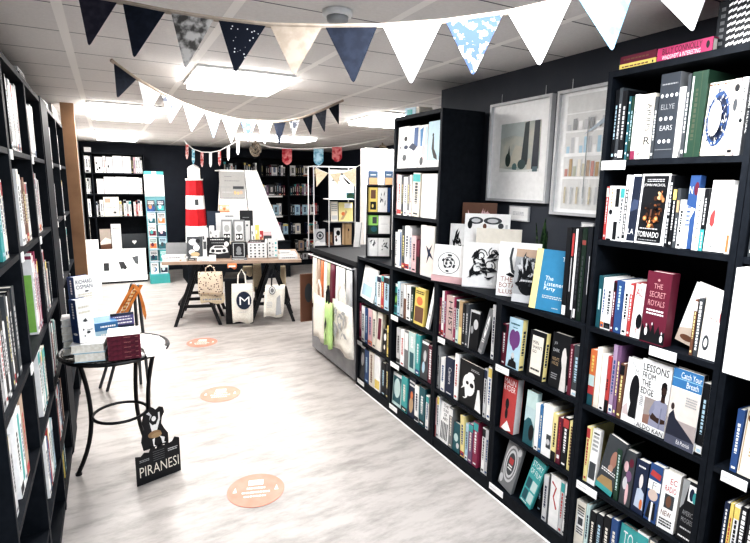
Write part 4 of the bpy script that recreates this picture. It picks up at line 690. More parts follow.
for k in range(6):
    z0 = 1.13-.195*k
    MB().box(.013, tw-.013, .04, .1, z0-.012, z0-.001, 'l').build('pocket_shelf', r)
    for j in range(2):
        c = cols[k*2+j]; w2 = tw/2-.03; x0 = .016+j*(tw/2)
        mb = MB().box(0, w2, 0, .02, 0, .17, 'w' if k in (2, 5) else c); mb.art(face_art(c, k*7+j)+[('e', .4, .4, .2, .18, cols[(k*2+j+5) % 12])], (0, 0, 0), (1, 0, 0), (0, 0, 1), w2, .17)
        o = mb.build('pamphlet'); o.location = Matrix.Translation(FT.o) @ Matrix.Rotation(-.03, 4, 'Z') @ Vector((x0, .045, z0)); o.rotation_euler = (0, 0, -.03)
        tag(o, f"{LAB[c]} pamphlet in the {'left' if j == 0 else 'right'} column, {['top','second','third','fourth','fifth','lowest'][k]} pocket, turquoise stand", 'pamphlet', 'pamphlets in the turquoise stand')
# red and white lighthouse
p0 = onY(197, 240, 8.35); r = empty('lighthouse', (p0.x, 8.35, .0)); tag(r, 'tall red and white striped lighthouse standing behind the table', 'model lighthouse')
def zy(py): return zat(197, py, 8.35)
def wx(a, b): return (onY(b, 200, 8.35).x-onY(a, 200, 8.35).x)/2
bands = [(.622, zy(240), 'W', wx(185.2, 208.8), wx(185.8, 208.2)), (zy(240), zy(225.5), 'W', wx(185.8, 208.2), wx(186.2, 207.6)), (zy(225.5), zy(209), 'r', wx(186.2, 207.6), wx(187, 206.6)), (zy(209), zy(195.5), 'W', wx(187, 206.6), wx(187.6, 205.8)), (zy(195.5), zy(180.5), 'r', wx(187.6, 205.8), wx(188.2, 204.6))]
RED = pattern('lighthouse_red', (.42,.012,.02), (.5,.02,.03), 12, 'noise', .3, .7)
for z0, z1, c, r0, r1 in bands:
    mb = MB().lathe([(r0, z0+.001), (r1, z1)], RED if c == 'r' else 'W', 8); mb.build('red_band' if c == 'r' else 'white_band', r)
MB().lathe([(wx(187.6, 205.4), zy(180.4)), (wx(187.6, 205.4), zy(178.8))], 'W', 16).build('gallery', r)
GL = emis('lantern_glow', (1, .95, .85), 1.2)
MB().lathe([(wx(190.5, 202.5), zy(178.7)), (wx(190.5, 202.5), zy(169))], GL, 8).build('lantern', r)
MB().lathe([(wx(190, 203), zy(168.9)), (wx(191.5, 201), zy(166.5)), (.01, zy(164.5))], 'w', 8).build('cap', r)
mb = MB(); zz = zy(202); mb.box(-.025, .025, -wx(187.3, 206.2)-.004, -wx(187.3, 206.2)+.03, zz-.045, zz+.045, 'd').build('window', r)
pt = empty('display_plinth', (1.75, 8.5, 0)); tag(pt, 'black display plinth under the lighthouse and white tower', 'plinth')
MB().box(-.72, .95, -.32, .32, 0, .6, BLACKWOOD).build('body', pt); MB().box(-.74, .97, -.34, .34, .601, .62, BLACKWOOD).build('top_board', pt)
# white tapering display behind the table
Ysl = 8.3; q = lambda px, py: onY(px, py, Ysl)
r = empty('display_tower', (q(250, 240).x, Ysl, 0)); tag(r, 'tall white tapering display tower behind the table', 'display'); o_ = Vector((q(250, 240).x, Ysl, 0))
def face(pts, nm, lab=None, c='W'):
    mb = MB().prism([Vector(p)-o_ for p in pts], (0, .04, 0), c); f = mb.build(nm, r); return f
zb = .622; tl, tm, tr = q(220.5, 169.5), q(244.5, 170), q(257, 170.5)
def ext(a, b): t = (zb-a.z)/(b.z-a.z); return a+(b-a)*t
bl, bm, br = ext(tl, q(216.5, 240)), ext(tm, q(249, 215)), ext(tr, q(285, 240))
face([bl, bm-Vector((.014, 0, 0)), tm-Vector((.014, 0, 0)), tl], 'left_panel'); face([bm, br, tr, tm], 'right_panel')
MB().prism([bm-o_+Vector((-.008, -.002, 0)), bm-o_+Vector((.004, -.002, 0)), tm-o_+Vector((.0, -.002, 0)), tm-o_+Vector((-.008, -.002, 0))], (0, .0015, 0), 'z').build('seam', r)
MB().prism([tl-o_+Vector((0, .041, 0)), tr-o_+Vector((0, .041, 0)), tr-o_+Vector((0, .5, 0)), tl-o_+Vector((0, .5, 0))], (0, 0, -.02), 'W').build('top_board', r)
def onsail(x0, x1, y0, y1, dz, name, lab, c, art):
    a, b = onY(x0, y1, Ysl-dz), onY(x1, y0, Ysl-dz); mb = MB().box(0, b.x-a.x, 0, .012, 0, b.z-a.z, c); mb.art(art, (0, 0, 0), (1, 0, 0), (0, 0, 1), b.x-a.x, b.z-a.z)
    o = mb.build(name); o.location = (a.x, Ysl-dz, a.z); tag(o, lab, name.replace('hanging_', '')); return o
onsail(220, 244.5, 172, 198.5, .0165, 'hanging_poster', 'white poster with small print and orange shapes on the white tower', (.42,.42,.41), [('r', 0, 0, 1, .03, 'g'), ('l', .2, .8, .5, .84, 1, 'z'), ('l', .2, .64, .8, .68, 1, 'z'), ('r', .52, .36, .95, .46, 'd'), ('l', .05, .4, .45, .46, 1, 'g'), ('e', .6, .22, .05, .07, (.75, .5, .2)), ('e', .72, .2, .05, .06, (.75, .5, .2)), ('e', .84, .23, .06, .07, (.7, .45, .3)), ('l', .1, .22, .5, .26, 1, 's')])
onsail(219, 229.5, 204.5, 212, .0125, 'hanging_card', 'small orange patterned card pinned to the white tower', (.85, .55, .35), [('e', .2, .6, .1, .2, 'W'), ('e', .5, .4, .12, .2, 'o'), ('e', .8, .6, .1, .2, 'W'), ('r', 0, 0, 1, .15, 'o')])
# dark bookcases along the back wall, right
xs = [onY(px, 240, 9.3).x for px in (225, 262, 290, 322)]
zl = [zat(285, y, 9.3) for y in (176, 195.5, 215.5, 234.5, 252)]; zt = zat(285, 158, 9.3)
nbk = ['back bookcase behind the tower', 'middle back bookcase', 'right back bookcase']
random.seed(3)
for i in range(3):
    F = Frame((xs[i]+.001, 9.32, 0), 0, xs[i+1]-xs[i]-.002)
    bookcase(['dark bookcase on the back wall, partly hidden by the white tower', 'dark bookcase on the back wall right of the white tower', 'dark bookcase on the back wall behind the wire rack'][i], F, F.W, .3, zt, zl+[.1], [(.12, .42, z) for z in zl[1:4]] if i == 1 else [])
    for j, zz in enumerate(zl+[.1]):
        gap = (zt-.022 if j == 0 else zl[j-1]-.02)-zz; u = .03; items = []
        while u < F.W-.08:
            k = random.random()
            if k < .1: u += random.uniform(.05, .15); continue
            if k < .22: items.append((random.choice('dswlicf'), u, .11, min(.2, gap-.02))); u += .115; continue
            w = random.uniform(.028, .05); items.append((random.choice('kkndmMwsTwhdgprdnk' if j else 'kkndmkdhwTkk'), u, w, min(gap-.03, random.uniform(.17, .24)))); u += w+.002
        for it in items:
            c, u, w, h = it; _seed[0] += 1; w = min(w, F.W-.021-u)
            o = book_spine(w, h, .16, c, None, _seed[0]); put(o, F, u, .014, zz+.0006)
            BOOKS.append((o, LAB[c]+(' face-out book' if w > .1 else ' spine-out book'), ['top', 'second', 'third', 'fourth', 'fifth', 'bottom'][j]+' shelf, '+nbk[i], G(nbk[i])))
# ------------------------------------------------------------------ trestle table in the middle
TA = -.26; TZ = .74
tl_ = onZ(161.5, 262.5, TZ); FTB = Frame((tl_.x, tl_.y, 0), TA)
TW = FTB.u(301.5, 0, TZ, 0, 4); TD = .95
tb = empty('trestle_table', FTB.o, TA); tag(tb, 'long pale topped table on black trestles crowded with books and boxes', 'table')
TOPW = pattern('pale_ply_top', (.3,.22,.17), (.4,.31,.25), 5, 'noise', .3, .7, .5)
MB().box(0, TW, 0, TD, TZ-.03, TZ, TOPW).build('tabletop', tb)
def trestle(uc):
    t = empty('trestle', (0, 0, 0)); t.parent = tb
    h = TZ-.032
    MB().box(uc-.03, uc+.03, .04, TD-.06, h-.07, h, BLACKMETAL).build('beam', t)
    for y in (.08, TD*.48, TD-.14):
        for s in (-1, 1):
            mb = MB(); mb.prism([(uc+s*.015-.018, y, h-.06), (uc+s*.015+.018, y, h-.06), (uc+s*.24+.018, y, 0), (uc+s*.24-.018, y, 0)], (0, .035, 0), BLACKMETAL); mb.build('leg', t)
        MB().box(uc-.19, uc+.19, y+.036, y+.05, .2, .235, BLACKMETAL).build('cross_bar', t)
    MB().box(uc-.2, uc-.18, .09, TD-.1, .24, .27, BLACKMETAL).build('stretcher', t); MB().box(uc+.18, uc+.2, .09, TD-.1, .24, .27, BLACKMETAL).build('stretcher', t)
trestle(.33); trestle(TW-.33)
GT = 'books and boxes on the trestle table'
TZt = TZ+.0006
def T(x0, x1, yt, ys, T_, c, lab, art=None, lean=7, pages=True, name='book', cat='book', Z=TZt, side=None, yaw=0, h=None): return stand(FTB, x0, x1, yt, Z, ys, T_, c, lab, cat, art, lean, yaw, side, name, GT, pages=pages, h=h)
LIE = []
def TL(x0, x1, ys, Z, d, T_, c, lab, side=None, front='spine', art=None, yaw=0):
    u0 = FTB.u(x0, ys, Z); u1 = FTB.u(x1, ys, Z); o = book_flat(u1-u0, d, T_, c, side, art, front, 0, int(x0*3)); put(o, FTB, u0, ys, Z, yaw=yaw); tag(o, lab, 'book', GT); return Z+T_+.0008
z = TL(162.5, 186.5, .03, TZt, .2, .03, 's', 'large white book lying at the front left of the trestle table', art=[('e', .75, .5, .04, .25, 'a'), ('l', .2, .4, .45, .6, 1, 's'), ('r', .0, 0, .3, .2, 's')])
z = TL(162, 184, .05, z, .2, .02, 's', 'silver grey book lying on the large white one')
z2 = TL(197, 210, .035, TZt, .16, .026, 'w', 'white book lying beside the small blank card')
T(166, 187, 243, .3, .02, 'z', 'grey folded card propped behind the flat books on the left', None, 12, False, 'folded_card', 'card')
z = TL(174, 188, .4, TZt, .18, .05, 'z', 'grey box file lying at the back left of the table'); z = TL(174, 188, .4, z, .18, .04, 'z', 'dark grey book on the grey box file'); z = TL(174, 187, .4, z, .18, .03, 's', 'white book topmost on the back left pile')
T(187.5, 203, 237, .2, .03, 'd', 'dark cover with pale tangled shapes, left of the car cover', [('e', .4, .75, .3, .15, 's'), ('e', .6, .5, .2, .15, 'w'), ('e', .3, .3, .2, .12, 's'), ('e', .7, .8, .15, .1, 'k'), ('e', .5, .2, .3, .1, 'a'), ('r', .2, .03, .7, .1, 'w')], side='w')
T(207.5, 230, 238, .2, .035, 'k', 'black cover with a white car shape and pale heading', [('l', .15, .86, .75, .94, 1, 's'), ('l', .2, .72, .8, .77, 1, 'g'), ('p', [(.08, .28), (.14, .5), (.3, .62), (.72, .62), (.88, .5), (.94, .28), (.5, .2)], 's'), ('p', [(.28, .5), (.34, .58), (.68, .58), (.74, .5)], 'k'), ('e', .25, .36, .08, .08, 'k'), ('e', .75, .36, .08, .08, 'k'), ('r', .38, .3, .62, .4, 'k'), ('e', .86, .68, .1, .12, 'W')])
T(231.5, 246.5, 242, .17, .03, 'k', 'black cover with a pale ruled border and dim face', [('r', .12, .08, .88, .92, 's'), ('r', .16, .11, .84, .89, 'k'), ('e', .5, .5, .16, .22, 'z'), ('e', .5, .3, .2, .1, 'z')])
icons = [('e', .16+.22*i, .85-.19*j, .05, .04+.012*((i+j) % 3), 'dkz'[(i*j) % 3]) for i in range(4) for j in range(5)]
T(248, 267, 243, .17, .03, 's', 'white cover gridded with little dark icons', icons)
T(268, 278, 239, .2, .05, 's', 'white box with scattered dark marks, right of the icon cover', [('e', .2+.3*(i % 3), .12+.2*(i//3)+.05*(i % 2), .08, .05, 'dgt'[i % 3]) for i in range(12)], 2, False, 'gift_box', 'box')
z = TL(279, 297.5, .06, TZt, .22, .032, 's', 'white book with a dark spine title, lowest at the right end of table', art=[('l', .15, .3, .85, .7, 1, 'd')]); z = TL(280.5, 296, .09, z, .2, .024, 'w', 'thin white book lying second at the right end of table'); z = TL(280, 291, .1, z, .17, .02, 's', 'silver grey book topmost at the right end of table')
T(203.5, 207, 240, .16, .03, 's', 'narrow grey cover beside the tangled dark cover', [('r', .1, .5, .9, .9, 'd')])
TL(188, 195.5, .1, TZt, .09, .02, 'd', 'charcoal book lying in front of the tangled dark cover'); TL(232, 247, .06, TZt, .09, .014, 'z', 'dark grey book lying before the black bordered cover')
o = stand(FTB, 209, 216, 255, TZt, .012, .004, 'W', 'small blank white card standing at the front edge of table', 'card', None, 10, 0, name='blank_card', group=GT)
# raised back rows on a black riser
ru0, ru1 = FTB.u(206, .5, TZ+.1), FTB.u(270, .5, TZ+.1)
rs = MB().box(ru0, ru1, 0, .34, 0, .13, 'k').build('display_riser'); put(rs, FTB, 0, .46, TZ+.0008); tag(rs, 'long black riser holding the upper row of books on the table', 'stand')
RZ = TZ+.1316
TL(209, 222.5, .475, RZ, .1, .022, 's', 'silver grey book lying along the left front of the riser'); z = TL(224, 246, .475, RZ, .1, .02, 'c', 'cream book lying along the front of the riser'); z = TL(248, 266, .475, RZ, .1, .02, 'm', 'maroon book lying along the front of the riser'); TL(249, 264, .48, z, .09, .018, 'd', 'charcoal book lying on the maroon one on the riser')
T(221.8, 232.5, 220, .6, .03, 'q', 'left of two matching pale green framed covers on the riser', [('r', 0, 0, 1, 1, 'z'), ('r', .12, .08, .88, .92, 's'), ('e', .5, .62, .25, .16, 'g'), ('r', .2, .12, .8, .38, 'k'), ('e', .35, .25, .1, .08, 'w'), ('e', .65, .25, .1, .08, 'w')], Z=RZ)
T(233.8, 245, 220, .6, .03, 'q', 'right of two matching pale green framed covers on the riser', [('r', 0, 0, 1, 1, 'z'), ('r', .12, .08, .88, .92, 's'), ('e', .5, .62, .25, .16, 'g'), ('r', .2, .12, .8, .38, 'k'), ('e', .35, .25, .1, .08, 'w'), ('e', .65, .25, .1, .08, 'w')], Z=RZ)
T(245.6, 250.5, 221, .62, .04, 's', 'tall pale box beside the matching framed covers', [('e', .4, .8, .2, .05, 'd'), ('r', .2, .1, .8, .5, 's')], 0, False, 'gift_box', 'box', Z=RZ)
T(216.5, 240, 213, .7, .012, 's', 'blank white board with a dark headline behind the framed covers', [('l', .4, .86, .75, .92, 1, 'k'), ('r', .05, 0, .07, 1, 's')], 3, False, 'display_board', 'board', Z=RZ)
T(208, 221, 211, .74, .012, 'n', 'navy board at the left behind the riser books', [('r', 0, 0, 1, 1, (.015, .03, .06))], 3, False, 'display_board', 'board', Z=RZ)
T(240.5, 253.5, 210.5, .74, .012, 'k', 'black board at the right behind the riser books', [('l', .2, .75, .7, .8, 1, 'z')], 3, False, 'display_board', 'board', Z=RZ)
for i, (a, b, yt, c, lab) in enumerate(((202, 209, 228, 's', 'small silver grey box left of the riser, with dark marks'), (210, 214.5, 226, 'w', 'narrow white box at the left end of the riser'), (215, 219.5, 231, 'w', 'small white box with black spots left of the matching covers'), (251.5, 255, 226, 'w', 'small white box right of the matching covers'), (255.5, 259.5, 225, 'y', 'small yellow box on the riser'), (260, 263.5, 231, 'r', 'small red box on the riser'), (264, 272, 232, 'd', 'small charcoal box with a pink top at the riser end'))):
    zz = RZ if a >= 208 and b < 268 else TZt+.0; T(a, b, yt, .58 if zz == RZ else .4, .04, c, lab, [('e', .3, .6, .15, .12, 'd' if c in 'sw' else 'w'), ('e', .7, .3, .15, .12, 'k' if c in 'sw' else 'Y'), ('r', 0, .85, 1, 1, 'i' if c == 'd' else c)], 0, False, 'gift_box', 'box', Z=zz)
# bags and cloths hanging from the table front
def tote(F, u0, u1, zt, zb, ys, c, lab, art, name='tote_bag', cat='tote bag', group=None, handle=.12, sway=.0, th=.012, hc=None):
    w = u1-u0; n = 6; mb = MB(); vs = []; o = Vector((u0, ys, zb))
    for j in range(n+1):
        for i in range(n+1):
            a, b = i/n, j/n; bulge = -.012*math.sin(math.pi*a)*math.sin(math.pi*b)-.008*math.sin(3*math.pi*a+1)*(1-b)
            vs.append((a*w+sway*(1-b)+.012*math.sin(math.pi*b)*(a-.5), bulge-.004*(1-b), b*(zt-zb)+.012*math.sin(2*math.pi*a)*(1-b)))
    m = len(vs); vs += [(x, y+th, z_) for x, y, z_ in vs]
    fs = []; N1 = n+1
    for j in range(n):
        for i in range(n):
            k = j*N1+i; fs += [(k, k+1, k+N1+1, k+N1), (m+k, m+k+N1, m+k+N1+1, m+k+1)]
    ring = [i for i in range(N1)]+[j*N1+n for j in range(1, N1)]+[n*N1+i for i in range(n-1, -1, -1)]+[j*N1 for j in range(n-1, 0, -1)]
    for q in range(len(ring)): a, b = ring[q], ring[(q+1) % len(ring)]; fs.append((b, a, m+a, m+b))
    mb.add(vs, fs, c)
    body = mb.build(name, None, True); put(body, F, u0, ys, zb); tag(body, lab, cat, group)
    if art:
        ab = MB(); ab.art(art, (sway*.5, -.0245, 0), (1, 0, 0), (0, 0, 1), w, zt-zb); ab.build('print', body)
    if handle:
        pts = [(w*.3, 0, zt-zb-.01), (w*.33, .0, zt-zb+handle*.6), (w*.5, .002, zt-zb+handle), (w*.67, 0, zt-zb+handle*.6), (w*.7, 0, zt-zb-.01)]
        MB().tube(pts, .009, hc or c, 6).build('handle', body)
    return body
def tz(px, py, ys): # height on the plane y=ys of the table frame
    u = FTB.u(px, ys, .4); return hfor(lambda q: FTB.w(u, ys, q), py)
def ttote(x0, x1, y0, y1, ys, c, lab, art, **k): return tote(FTB, FTB.u(x0, ys, .5), FTB.u(x1, ys, .5), tz(x0, y0, ys), tz(x0, y1, ys), ys, c, lab, art, **k)
GB = 'bags hanging from the trestle table'
DOTS = pattern('dotted_print_cotton', (.1,.05,.05), (.66,.57,.46), 42, 'dots', .26, .34)
ttote(198.5, 222.5, 272, 296, -.05, DOTS, 'cream tote bag with a small dark dotted print, left under the table', [('r', .1, .1, .9, .12, 'a')], group=GB, handle=.07)
ttote(200, 223.5, 294, 303.5, -.022, NATURAL, 'lower hem of a natural cotton bag showing under the dotted one', [('l', .1, .3, .9, .6, 1, 'g')], group=GB, handle=0)
circ = [('e', .58, .58, .37, .23, (.015, .03, .07)), ('t', 'M', .36, .47, .86, .68, 'W'), ('l', .3, .27, .72, .3, 1, 's')]
ttote(231.5, 252, 284, 323, -.06, CANVAS, 'white canvas bag with a white M in a navy circle', circ, group=GB, handle=.16, hc=CANVAS)
ttote(265.5, 285, 285, 317, -.05, CANVAS, 'white canvas bag with a small dark emblem, hanging under the right trestle', [('e', .4, .84, .17, .13, 'z'), ('e', .4, .84, .13, .1, 'w'), ('e', .4, .84, .09, .07, 'z'), ('p', [(.55, .05), (.62, .6), (.8, .7), (.85, .1)], (.45, .46, .48)), ('l', .1, .3, .4, .5, 4, 's')], group=GB, handle=.17, sway=-.03, hc='k')
ttote(228.5, 237, 263.5, 268.5, -.02, 'o', 'small orange strip sign along the table edge', [('l', .1, .2, .9, .8, 1, 'W')], name='hanging_sign', cat='sign', handle=0, th=.004)
for i, (a, b, y0, y1, lab) in enumerate(((243, 252, 266, 276, 'plain cream cloth bag hanging at the back of the table'), (253, 261, 264, 292, 'long cream cloth hanging at the back right of the table'), (280.5, 285.5, 266, 287, 'narrow cream cloth hanging inside the right trestle'))):
    ttote(a, b, y0, y1, .975, NATURAL, lab, None, name='hanging_cloth', cat='cloth', group='cloths hanging behind the table', handle=0)
cp = onZ(231, 312, 0)
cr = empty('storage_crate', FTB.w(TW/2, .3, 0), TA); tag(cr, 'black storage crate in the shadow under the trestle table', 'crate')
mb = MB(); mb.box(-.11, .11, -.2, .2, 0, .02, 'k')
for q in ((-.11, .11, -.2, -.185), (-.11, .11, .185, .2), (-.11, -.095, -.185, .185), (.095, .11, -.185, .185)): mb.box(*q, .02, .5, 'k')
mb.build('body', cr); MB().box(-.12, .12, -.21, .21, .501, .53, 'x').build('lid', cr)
# ------------------------------------------------------------------ tote bag counter
CY0, CY1 = 3.445, 4.44; FCN = Frame((1.668, CY1, 0), -R90, CY1-CY0); CW = FCN.W
r = empty('shop_counter', FCN.o, -R90); tag(r, 'black topped counter with grey panel, hung with tote bags', 'counter')
GREYP = pattern('grey_panel', (.25,.25,.26), (.33,.33,.34), 10, 'noise', .3, .7, .5)
MB().box(.012, CW-.012, .012, .6, .02, .95, BLACKWOOD).build('body', r); MB().box(0, CW, 0, .62, .96, 1.0, paper((.012,.014,.018), .8, name='matt_black_top')).build('countertop', r)
MB().box(.014, CW-.014, .002, .0115, .03, .42, GREYP).build('front_panel', r); MB().box(CW-.05, CW-.014, .001, .0115, .425, .95, GREYP).build('corner_post', r)
MB().tube([(.02, -.03, .94), (CW-.02, -.03, .94)], .007, WIRE, 8).build('hanging_rail', r)
for u in (.03, CW-.03): MB().tube([(u, -.03, .94), (u, .013, .94)], .005, WIRE, 6).build('rail_bracket', r)
def cu(px, z): return FCN.u(px, -.03, z, -.2, 2)
GC = 'bags and prints hanging on the counter'
PR = [(314.5, 319, 'c', 'pinkish cream folded bag hanging leftmost on the counter rail', .50), (319.3, 322.5, 'f', 'pale brown folded bag second on the counter rail', .5), (322.8, 325.8, 'o', 'orange folded bag on the counter rail', .48), (326.1, 329, 'w', 'white folded bag right of the orange one on the counter rail', .5), (329.3, 332, (.5, .55, .3), 'olive green folded bag on the counter rail', .5), (332.3, 337.5, 'm', 'maroon folded bag on the counter rail', .55), (338, 341, 'w', 'white folded bag right of the maroon one on the counter rail', .5), (341.4, 347.5, 'W', 'tall white hanging bag toward the right of the counter rail', .45), (348, 354.5, 's', 'silver grey bag hanging rightmost on the counter rail', .3)]
for i, (a, b, c, lab, zb) in enumerate(PR):
    tote(FCN, cu(a, .75), cu(a+(b-a)*.78, .75), .93, zb, -.045, CANVAS if c == 'W' else c, lab, None, group=GC, handle=0, th=.008)
def ctote(x0, x1, y0, y1, ys, c, lab, art, **k):
    u0, u1 = FCN.u(x0, ys, .6, -.3, 2), FCN.u(x1, ys, .5, -.3, 2); f = lambda py: hfor(lambda q: FCN.w((u0+u1)/2, ys, q), py)
    return tote(FCN, u0, u1, f(y0), f(y1), ys, c, lab, art, group=GC, **k)
ctote(313.5, 324.5, 296, 339, -.1, CANVAS, 'white tote bag draped low at the left of the counter', None, handle=.14, sway=.02)
ctote(325, 331, 302, 347, -.15, (.5, .75, .25), 'lime green bag with a black strap hanging on the counter', [('p', [(.4, .3), (.7, .55), (.6, .7), (.35, .5)], 'k'), ('p', [(.5, .1), (.65, .3), (.55, .35)], 'k')], handle=.13, hc='k')
ctote(332.5, 351, 303, 352, -.11, CANVAS, 'white tote bag printed with a fine dark branch', leafy(20, 31, 'g')+[('p', [(.3, .9), (.33, .9), (.6, .3), (.57, .3)], 'g')], handle=.14, sway=.03)
# dark board at the counter's far end
bd = MB().box(0, .16, 0, .02, 0, .47, 'h'); bd.art([('e', .5, .6, .25, .2, 'd'), ('e', .8, .8, .1, .08, 'm')], (0, 0, 0), (1, 0, 0), (0, 0, 1), .16, .47); bd = bd.build('hanging_poster'); pz = onY(301, 322, 4.47); bd.location = (pz.x, 4.47, pz.z); tag(bd, 'dark brown poster hanging at the far end of the counter', 'poster')
# ------------------------------------------------------------------ wire rack on the counter
CT = 1.0012
FR = Frame((1.70, 4.38, 0), -.1); ru = lambda px, z=1.2: FR.u(px, 0, z, -.3, 1.5)
ua, ub = ru(314), ru(355); hr = hfor(lambda q: FR.w(ua, 0, CT+q), 166)
r = empty('wire_rack', FR.w(ua, 0, CT), -.1); tag(r, 'wire card rack standing on the counter with white shelves', 'rack'); rwid = ub-ua; dpt = .2
for x in (0, rwid*.36, rwid):
    for y in ((0, dpt) if x in (0, rwid) else (0,)): MB().tube([(x, y, 0), (x, y, hr)], .006, WIRE, 8).build('upright', r)
MB().tube([(rwid*.36, 0, hr), (rwid, 0, hr), (rwid, dpt, hr), (0, dpt, hr), (0, 0, hr), (rwid*.36, 0, hr)], .005, WIRE, 6).build('top_rail', r)
def rz(py, y=0): return hfor(lambda q: FR.w(ua+rwid/2, y, CT+q), py)
for py in (199, 222): zz = rz(py); MB().box(rwid*.36, rwid-.007, .0, dpt, zz-.008, zz, 'w' if py < 210 else 'z').build('rack_shelf', r)
MB().box(.006, rwid-.006, .0, dpt, .0, .012, 'k').build('rack_base', r)
GRK = 'cards in the wire rack on the counter'
def RK(x0, x1, yt, base_py, c, lab, art, lean=4, T_=.006, ys=.03, name='greeting_card', cat='card'): return stand(FR, x0, x1, yt, CT+(rz(base_py)+.001 if base_py else .013), ys, T_, c, lab, cat, art, lean, 0, name=name, group=GRK)
RK(329.5, 345.5, 184, 199, 'W', 'blank white card on the top rack shelf', None)
RK(346.5, 354, 189, 199, 'T', 'small dark green landscape card on the top rack shelf', [('r', 0, .6, 1, 1, 's'), ('p', [(0, .3), (.5, .6), (1, .4), (1, .1), (0, .1)], 'e')])
RK(330, 354, 170, 199, 'w', 'white print of dark landscape bands at the back of the rack top', [('p', [(.05, .6), (.3, .8), (.45, .62)], 'd'), ('r', .1, .7, .3, .76, 's'), ('p', [(.5, .8), (.7, .65), (.9, .5), (.75, .5), (.55, .7)], 'k'), ('e', .5, .86, .06, .05, 'd'), ('r', .3, .9, .45, .94, 'z')], 1, .006, .15, 'art_print', 'print')
RK(331, 338, 201.5, 222, 'c', 'cream card with fine grey print, left on the middle rack shelf', [('l', .1, .5, .9, .9, 4, 'g'), ('r', .1, .1, .9, .3, 's')])
RK(339, 353, 202.5, 222, 'Y', 'pale yellow card with brown leaf, middle rack shelf', [('p', [(.1, .1), (.5, .6), (.6, .5), (.3, .1)], 'a'), ('e', .3, .4, .12, .1, 'o'), ('r', .4, .7, .95, .95, 'W')])
RK(315, 325.5, 229, None, 's', 'patterned grey card at the rack foot, left', [('e', .5, .6, .35, .25, 'd'), ('e', .5, .6, .25, .17, 's'), ('e', .5, .6, .15, .1, 'd'), ('r', 0, 0, 1, .2, 'w'), ('e', .3, .2, .2, .1, 'w')])
RK(327, 333, 232, None, 'h', 'brown card with pale streaks at the rack foot', [('p', [(.2, .1), (.4, .9), (.5, .9), (.35, .1)], 's'), ('r', .6, .2, .8, .8, 'a')])
RK(334.5, 341, 228, None, 'W', 'white and black card in the middle of the rack foot', [('e', .6, .7, .3, .15, 'k'), ('e', .3, .3, .15, .1, 'd'), ('p', [(.1, .5), (.4, .6), (.3, .3)], 'h')])
RK(344, 351.5, 223.5, None, 'a', 'tall golden tan box at the rack foot, right', [('r', 0, .0, .2, 1, (.4, .27, .13)), ('e', .6, .7, .1, .06, 'k'), ('r', .5, .3, .55, .8, 'h')], 0, .06, .02, 'gift_box', 'box')
stand(FR, 353.5, 360, 212, CT, -.05, .012, 'W', 'white book leaning at the right end of the counter', 'book', [('r', .8, 0, .9, 1, 'g')], 2, 0, name='book', roll=7, h=.24)
# cream bunting across the rack
def strand(name, lab, cat, pts, r_, c, pens, cords=None, group=None):
    root = empty(name, pts[0]); tag(root, lab, cat, group); o = Vector(pts[0])
    MB().tube([Vector(p)-o for p in pts], r_, c, 6).build('cord', root)
    for nm, poly, m in pens:
        mb = MB(); P = [Vector(p)-o for p in poly]; nrm = (P[1]-P[0]).cross(P[2]-P[0]).normalized()*.0016
        mb.prism(P, nrm, m); mb.build(nm, root)
    return root
def P5(px, py, t): return atd(px, py, t)
tr_ = (FR.w(ua, -.03, 1.3)-CAM).dot(FW)
strand('bunting', 'cream triangle bunting strung across the wire rack', 'bunting', [P5(x, y, tr_) for x, y in ((313.5, 165.5), (320, 170), (327.5, 173), (335, 173.5), (345, 172), (355, 168), (360, 165), (364, 167))], .003, 'w',
 [('pennant', [P5(315, 168, tr_-.003), P5(328, 173.5, tr_-.003), P5(316.5, 187, tr_-.003)], NATURAL), ('pennant', [P5(329, 174, tr_-.003), P5(341, 173, tr_-.003), P5(338, 185.5, tr_-.003)], NATURAL), ('pennant', [P5(342, 173, tr_-.003), P5(356, 168, tr_-.003), P5(355.5, 187, tr_-.003)], NATURAL)])
# tiered card rack on the far low case, facing the door
FK = Frame((1.715, 3.30, 0), -.5); K0, K1 = FK.u(366, 0, 1.2, -.3, 1), FK.u(391.5, 0, 1.2, -.3, 1)
def kz(py): return hfor(lambda q: FK.w((K0+K1)/2, 0, TOP+q), py)
r = empty('card_rack', FK.w(K0, 0, TOP), -.5); tag(r, 'black tiered card rack on the far low bookcase', 'rack'); kw = K1-K0; kh = kz(186)
for x in (0, kw-.008): MB().box(x, x+.008, 0, .07, 0, kh, 'k').build('side_frame', r)
for py in (260.5, 234, 212.3): zz = max(kz(py) if py < 255 else .012, .012); MB().box(.0085, kw-.0085, 0, .07, zz-.01, zz, 'k').build('tier', r)
MB().box(.0085, kw-.0085, .062, .07, .013, kh, 'k').build('back_panel', r)
MB().box(0, kw, 0, .07, kh+.001, kh+.01, 'k').build('top_rail', r)
GK = 'cards in the tiered rack'
